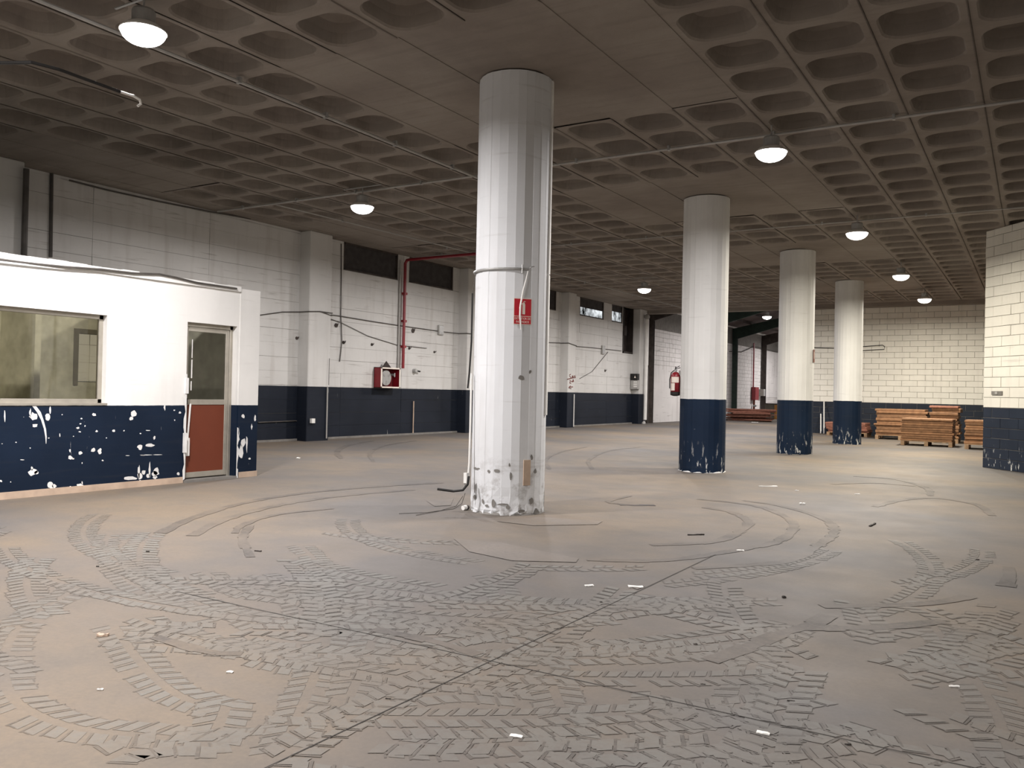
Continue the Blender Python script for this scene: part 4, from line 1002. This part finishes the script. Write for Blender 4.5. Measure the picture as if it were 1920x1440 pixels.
Y1 = 30.55; stack('timber_board', xa_(1641, Y1), xa_(1735, Y1), Y1, 1.05, 0, 11, .073, 'timber', 'the long stack left of the nearest one', 'boards of the long left stack', 1, .05, plat='pallet under the long left stack')
Y2 = 27.2; stack('timber_board', xa_(1689, Y2), xa_(1786, Y2), Y2, 1.1, 0, 10, .067, 'timber', 'the wide stack nearest the camera', 'boards of the nearest wide stack', 2, .02, plat='pallet under the nearest wide stack')
Y3 = 29.7; stack('timber_board', xa_(1744, Y3), xa_(1797, Y3), Y3, 1.0, 0, 13, .073, 'timber', 'the short stack with a reddish top', 'boards of the stack with reddish top', 3, .05, topmat='timber_red', plat='pallet under the stack with reddish top')
Y4 = 26.6; stack('timber_board', xa_(1809, Y4), xa_(1809, Y4)+1.5, Y4, 1.0, 0, 10, .070, 'timber', 'the stack half hidden by the angled wall', 'boards of the stack by the angled wall', 4, .02, plat='pallet under the stack by the angled wall')
Y5 = 31.5; stack('timber_board', xa_(1550, Y5), xa_(1626, Y5), Y5, .9, 0, 6, .058, 'timber_red', 'the low reddish stack on a pallet', 'boards of the low reddish stack', 5, .07, .03, plat='pallet under the low reddish stack')
# rods leaning on the far wall
for k, (a, c0, c1) in enumerate([(1539, 776, 811), (1545, 753, 811)]):
    A = at_z(a, c1, floor_z(-6.9)); Q = at_y(a, c0, YB-.06); A[1] = YB-.35; A[0] = at_y(a, c1, A[1])[0]; A[2] = floor_z(A[0])
    T = thing('leaning_rod', A, ['short white rod leaning on the navy far wall', 'tall white rod leaning on the navy far wall'][k], 'rod')
    MB().tube([A, Q], .022, 8).build('rod', 'white_plastic', T); MB().tube([A, A+(Q-A)*.03], .028, 8).build('end_cap', 'conduit', T)
# cable loop on the far wall, stain box on the angled wall
w = [at_y(a, c, YB-.03) for a, c in [(1526, 652), (1564, 653), (1615, 650), (1655, 647), (1659, 650), (1658, 655), (1640, 656), (1617, 657.5)]]
tag(MB().tube(w, .012, 6).build('surface_cable', 'black', org=tuple(w[0])), 'black cable looped on the cream far wall', 'cable')
nA = np.array((DA[1], -DA[0])); sA = PA+DA*.42
T = thing('fixing_plate', (sA[0]+nA[0]*.01, sA[1]+nA[1]*.01, 1.46), 'small grey plate fixed to the angled block wall', 'plate')
MB().obox((sA[0]+nA[0]*.015, sA[1]+nA[1]*.015, 1.49), (DA[0], DA[1], 0), (nA[0], nA[1], 0), (0, 0, 1), .30, .02, .075).build('plate', 'mortar', T)
MB().obox((sA[0]+nA[0]*.03, sA[1]+nA[1]*.03, 1.49), (DA[0], DA[1], 0), (nA[0], nA[1], 0), (0, 0, 1), .07, .012, .05).build('boss', 'conduit', T)

# ================================================================== ANNEX CONTENTS
rg = random.Random(40); zc = .12
for k in range(12):
    L = rg.uniform(1.7, 2.5); W_ = rg.uniform(.8, 1.1); h = rg.choice((.035, .05, .06))
    me = board_mesh(round(L, 1), round(W_, 1), h, 'timber_red'); o = bpy.data.objects.new('old_board', me); COL.objects.link(o)
    o.location = (-12.15+rg.uniform(-.18, .18), 42.6+rg.uniform(-.2, .2), zc); o.rotation_euler = (0, 0, .35+rg.uniform(-.14, .14)); zc += h+.002
    tag(o, ('topmost reddish board of the pile in the annex' if k == 11 else ('bottom reddish board of the pile in the annex' if k == 0 else ORD[k]+' reddish board from the bottom of the annex pile')), 'board', 'boards of the annex pile')
T = thing('crate', (-12.35, 48.0, .12), 'olive grey crate with an orange slat behind the third column', 'crate')
MB().box(-12.75, -11.85, 47.6, 48.4, .12, .94).build('body', 'crate', T); MB().box(-12.82, -11.8, 47.55, 48.45, .94, .98).build('lid', 'brown_steel', T)
MB().box(-12.22, -12.05, 47.565, 47.6, .12, .90).build('slat', 'orange', T)
T = thing('fire_main', (WL+.1, 48.6, .14), 'thin red pipe with red hose box on the annex wall', 'pipe')
MB().tube([(WL+.1, 48.6, 1.2), (WL+.1, 48.6, 4.4)], .04, 8).build('pipe', 'red', T)
bevel(MB().box(WL+.03, WL+.26, 48.5, 49.2, 1.14, 1.88).build('hose_box', 'red', T), .01)
MB().tube([(WL+.12, 48.75, .15), (WL+.12, 48.75, 1.14)], .06, 8).build('lower_pipe', 'rust_panel', T)
MB().lathe([(.05, 0), (.12, .03), (.12, .09), (.05, .12)], (WL+.16, 48.75, .75), 10).build('valve', 'galv', T)
T = thing('switch_box', (WL+.3, 50.1, 1.4), 'small grey switch box beside the dark post in the annex', 'box')
bevel(MB().box(WL+.02, WL+.32, 50.0, 50.38, 1.38, 1.78).build('case', 'conduit', T), .01); MB().box(WL+.32, WL+.33, 50.05, 50.33, 1.44, 1.72).build('door', 'galv', T)
T = thing('notice', (WL+.03, 49.65, 1.35), 'pale notice with dark picture beside the red hose box', 'notice')
MB().box(WL+.018, WL+.03, 49.5, 49.85, 1.35, 1.80).build('sheet', 'sign_white', T); MB().box(WL+.03, WL+.034, 49.56, 49.8, 1.42, 1.54).box(WL+.03, WL+.034, 49.56, 49.8, 1.60, 1.75).build('picture', 'mortar', T)
w = [at_x(a, c, WL+.05) for a, c in [(1368, 659), (1390, 660), (1402, 655), (1412, 650), (1425, 652), (1458, 660)]]
tag(MB().tube(w, .025, 6).build('surface_cable', 'cable', org=tuple(w[0])), 'sagging cable across the upper annex wall', 'cable')

# ================================================================== LITTER
def strip(name, a, c, L, W_, H, ang, mat, lab, cat='litter', n=1):
    if name == 'dark_scrap': L, W_, H = L*.65, W_*.65, H*.6
    P = at_floor(a, c); z = floor_z(P[0])+.0015
    B = MB(); m = 5; rg = random.Random(int(a*7+c)); top = []
    for k in range(m+1):
        s = (k/m-.5)*L; w = W_*rg.uniform(.7, 1.05)/2; o = rg.uniform(-.12, .12)*W_
        for v in (-w, w):
            x = s*math.cos(ang)-(v+o)*math.sin(ang); y = s*math.sin(ang)+(v+o)*math.cos(ang); top.append((P[0]+x, P[1]+y, z+H*rg.uniform(.6, 1.2)))
    N = len(top); B.v += [(x, y, z) for x, y, _ in top]+top
    for k in range(m):
        a0 = 2*k; B.f += [(a0, a0+1, a0+3, a0+2), (N+a0, N+a0+2, N+a0+3, N+a0+1), (a0, a0+2, N+a0+2, N+a0), (a0+1, N+a0+1, N+a0+3, a0+3)]
    B.f += [(0, N, N+1, 1), (N-2, N-1, 2*N-1, 2*N-2)]
    return tag(B.build(name, mat, org=(P[0], P[1], z)), lab, cat)
A45 = YAW
strip('paper_strip', 1440, 912.5, .27, .05, .012, A45, 'paper', 'long white strip on the floor right of the extinguisher column')
strip('paper_scrap', 1607, 927, .06, .04, .01, A45, 'paper', 'white scrap on the floor right of the long white strip')
strip('paper_scrap', 1504, 946, .07, .03, .02, A45, 'paper', 'white scrap below the long white strip')
strip('paper_scrap', 1494, 920.5, .05, .025, .01, A45, 'paper', 'tiny white scrap just right of the long white strip')
strip('paper_scrap', 1388, 1033, .06, .03, .008, A45, 'paper', 'pale scrap on the inner tyre arc')
strip('paper_scrap', 1192, 1101, .10, .05, .006, A45, 'paper', 'flat white plaster flake beside the sawn joint')
strip('paper_scrap', 1105, 1099, .06, .035, .006, A45+.2, 'paper', 'smaller plaster flake left of the sawn joint')
strip('paper_scrap', 1431, 1376, .05, .02, .006, A45-.5, 'paper', 'white curl of paper in the bottom right foreground')
strip('paper_scrap', 1789, 1288, .045, .012, .006, A45, 'paper', 'thin white sliver on the right foreground floor')
strip('paper_scrap', 193, 1193, .055, .03, .012, A45, 'skirt', 'tan dry leaf at the edge of the untracked patch on the left')
strip('paper_scrap', 188, 1294, .025, .012, .005, A45, 'paper', 'tiny white scrap inside the untracked patch on the left')
strip('paper_scrap', 431, 1261, .03, .02, .005, A45, 'paper', 'tiny white scrap among tread marks at lower left')
strip('paper_scrap', 968, 1381, .05, .025, .003, A45-.3, 'paper', 'pale smudge flake at the bottom centre')
strip('paper_scrap', 559, 860, .06, .05, .02, A45, 'paper', 'small white scrap between booth and far wall')
strip('paper_scrap', 1415, 792, .3, .14, .02, A45, 'paper', 'white scrap in front of the annex board pile')
strip('dark_twig', 1305, 1003.5, .17, .012, .01, A45+.25, 'twig', 'thin dark twig on the floor right of the near column')
strip('dark_twig', 1636, 985, .24, .02, .012, A45+.95, 'twig', 'crooked dark twig on the right part of the floor')
strip('dark_scrap', 1470, 1121, .035, .03, .02, A45, 'twig', 'dark crumb in the middle right foreground')
strip('dark_scrap', 1304, 1209, .03, .018, .012, A45, 'brown_steel', 'brown crumb in the middle of the foreground tracks')
strip('dark_scrap', 1318, 1284, .035, .008, .006, A45-.2, 'twig', 'small dark sliver below the brown crumb')
strip('dark_scrap', 1483, 1315, .05, .008, .006, A45-.1, 'twig', 'dark wire scrap at the lower right')
strip('dark_scrap', 1590, 1397, .035, .014, .008, A45, 'twig', 'dark crumb on the cross joint at the bottom right')
strip('dark_scrap', 277, 1035, .04, .02, .012, A45, 'twig', 'dark crumb on the left floor near the looping track')
strip('dark_scrap', 484, 1034, .09, .02, .012, A45-.2, 'brown_steel', 'brown leaf scrap left of the near column')
strip('dark_scrap', 728, 1311, .04, .006, .005, A45-.2, 'twig', 'dark sliver beside the sawn joint at bottom centre')
strip('dark_scrap', 183, 1063, .03, .012, .01, A45, 'twig', 'dark crumb on the tan floor at far left')
strip('dark_scrap', 1127, 1130, .025, .015, .01, A45, 'twig', 'dark crumb just above the sawn joint')
strip('dark_scrap', 1833, 1050, .04, .02, .01, A45, 'twig', 'dark crumb on the far right floor')
strip('oil_patch', 1195, 947, .42, .16, .0015, A45, 'brown_steel', 'flat dark stain right of the near column', 'stain')
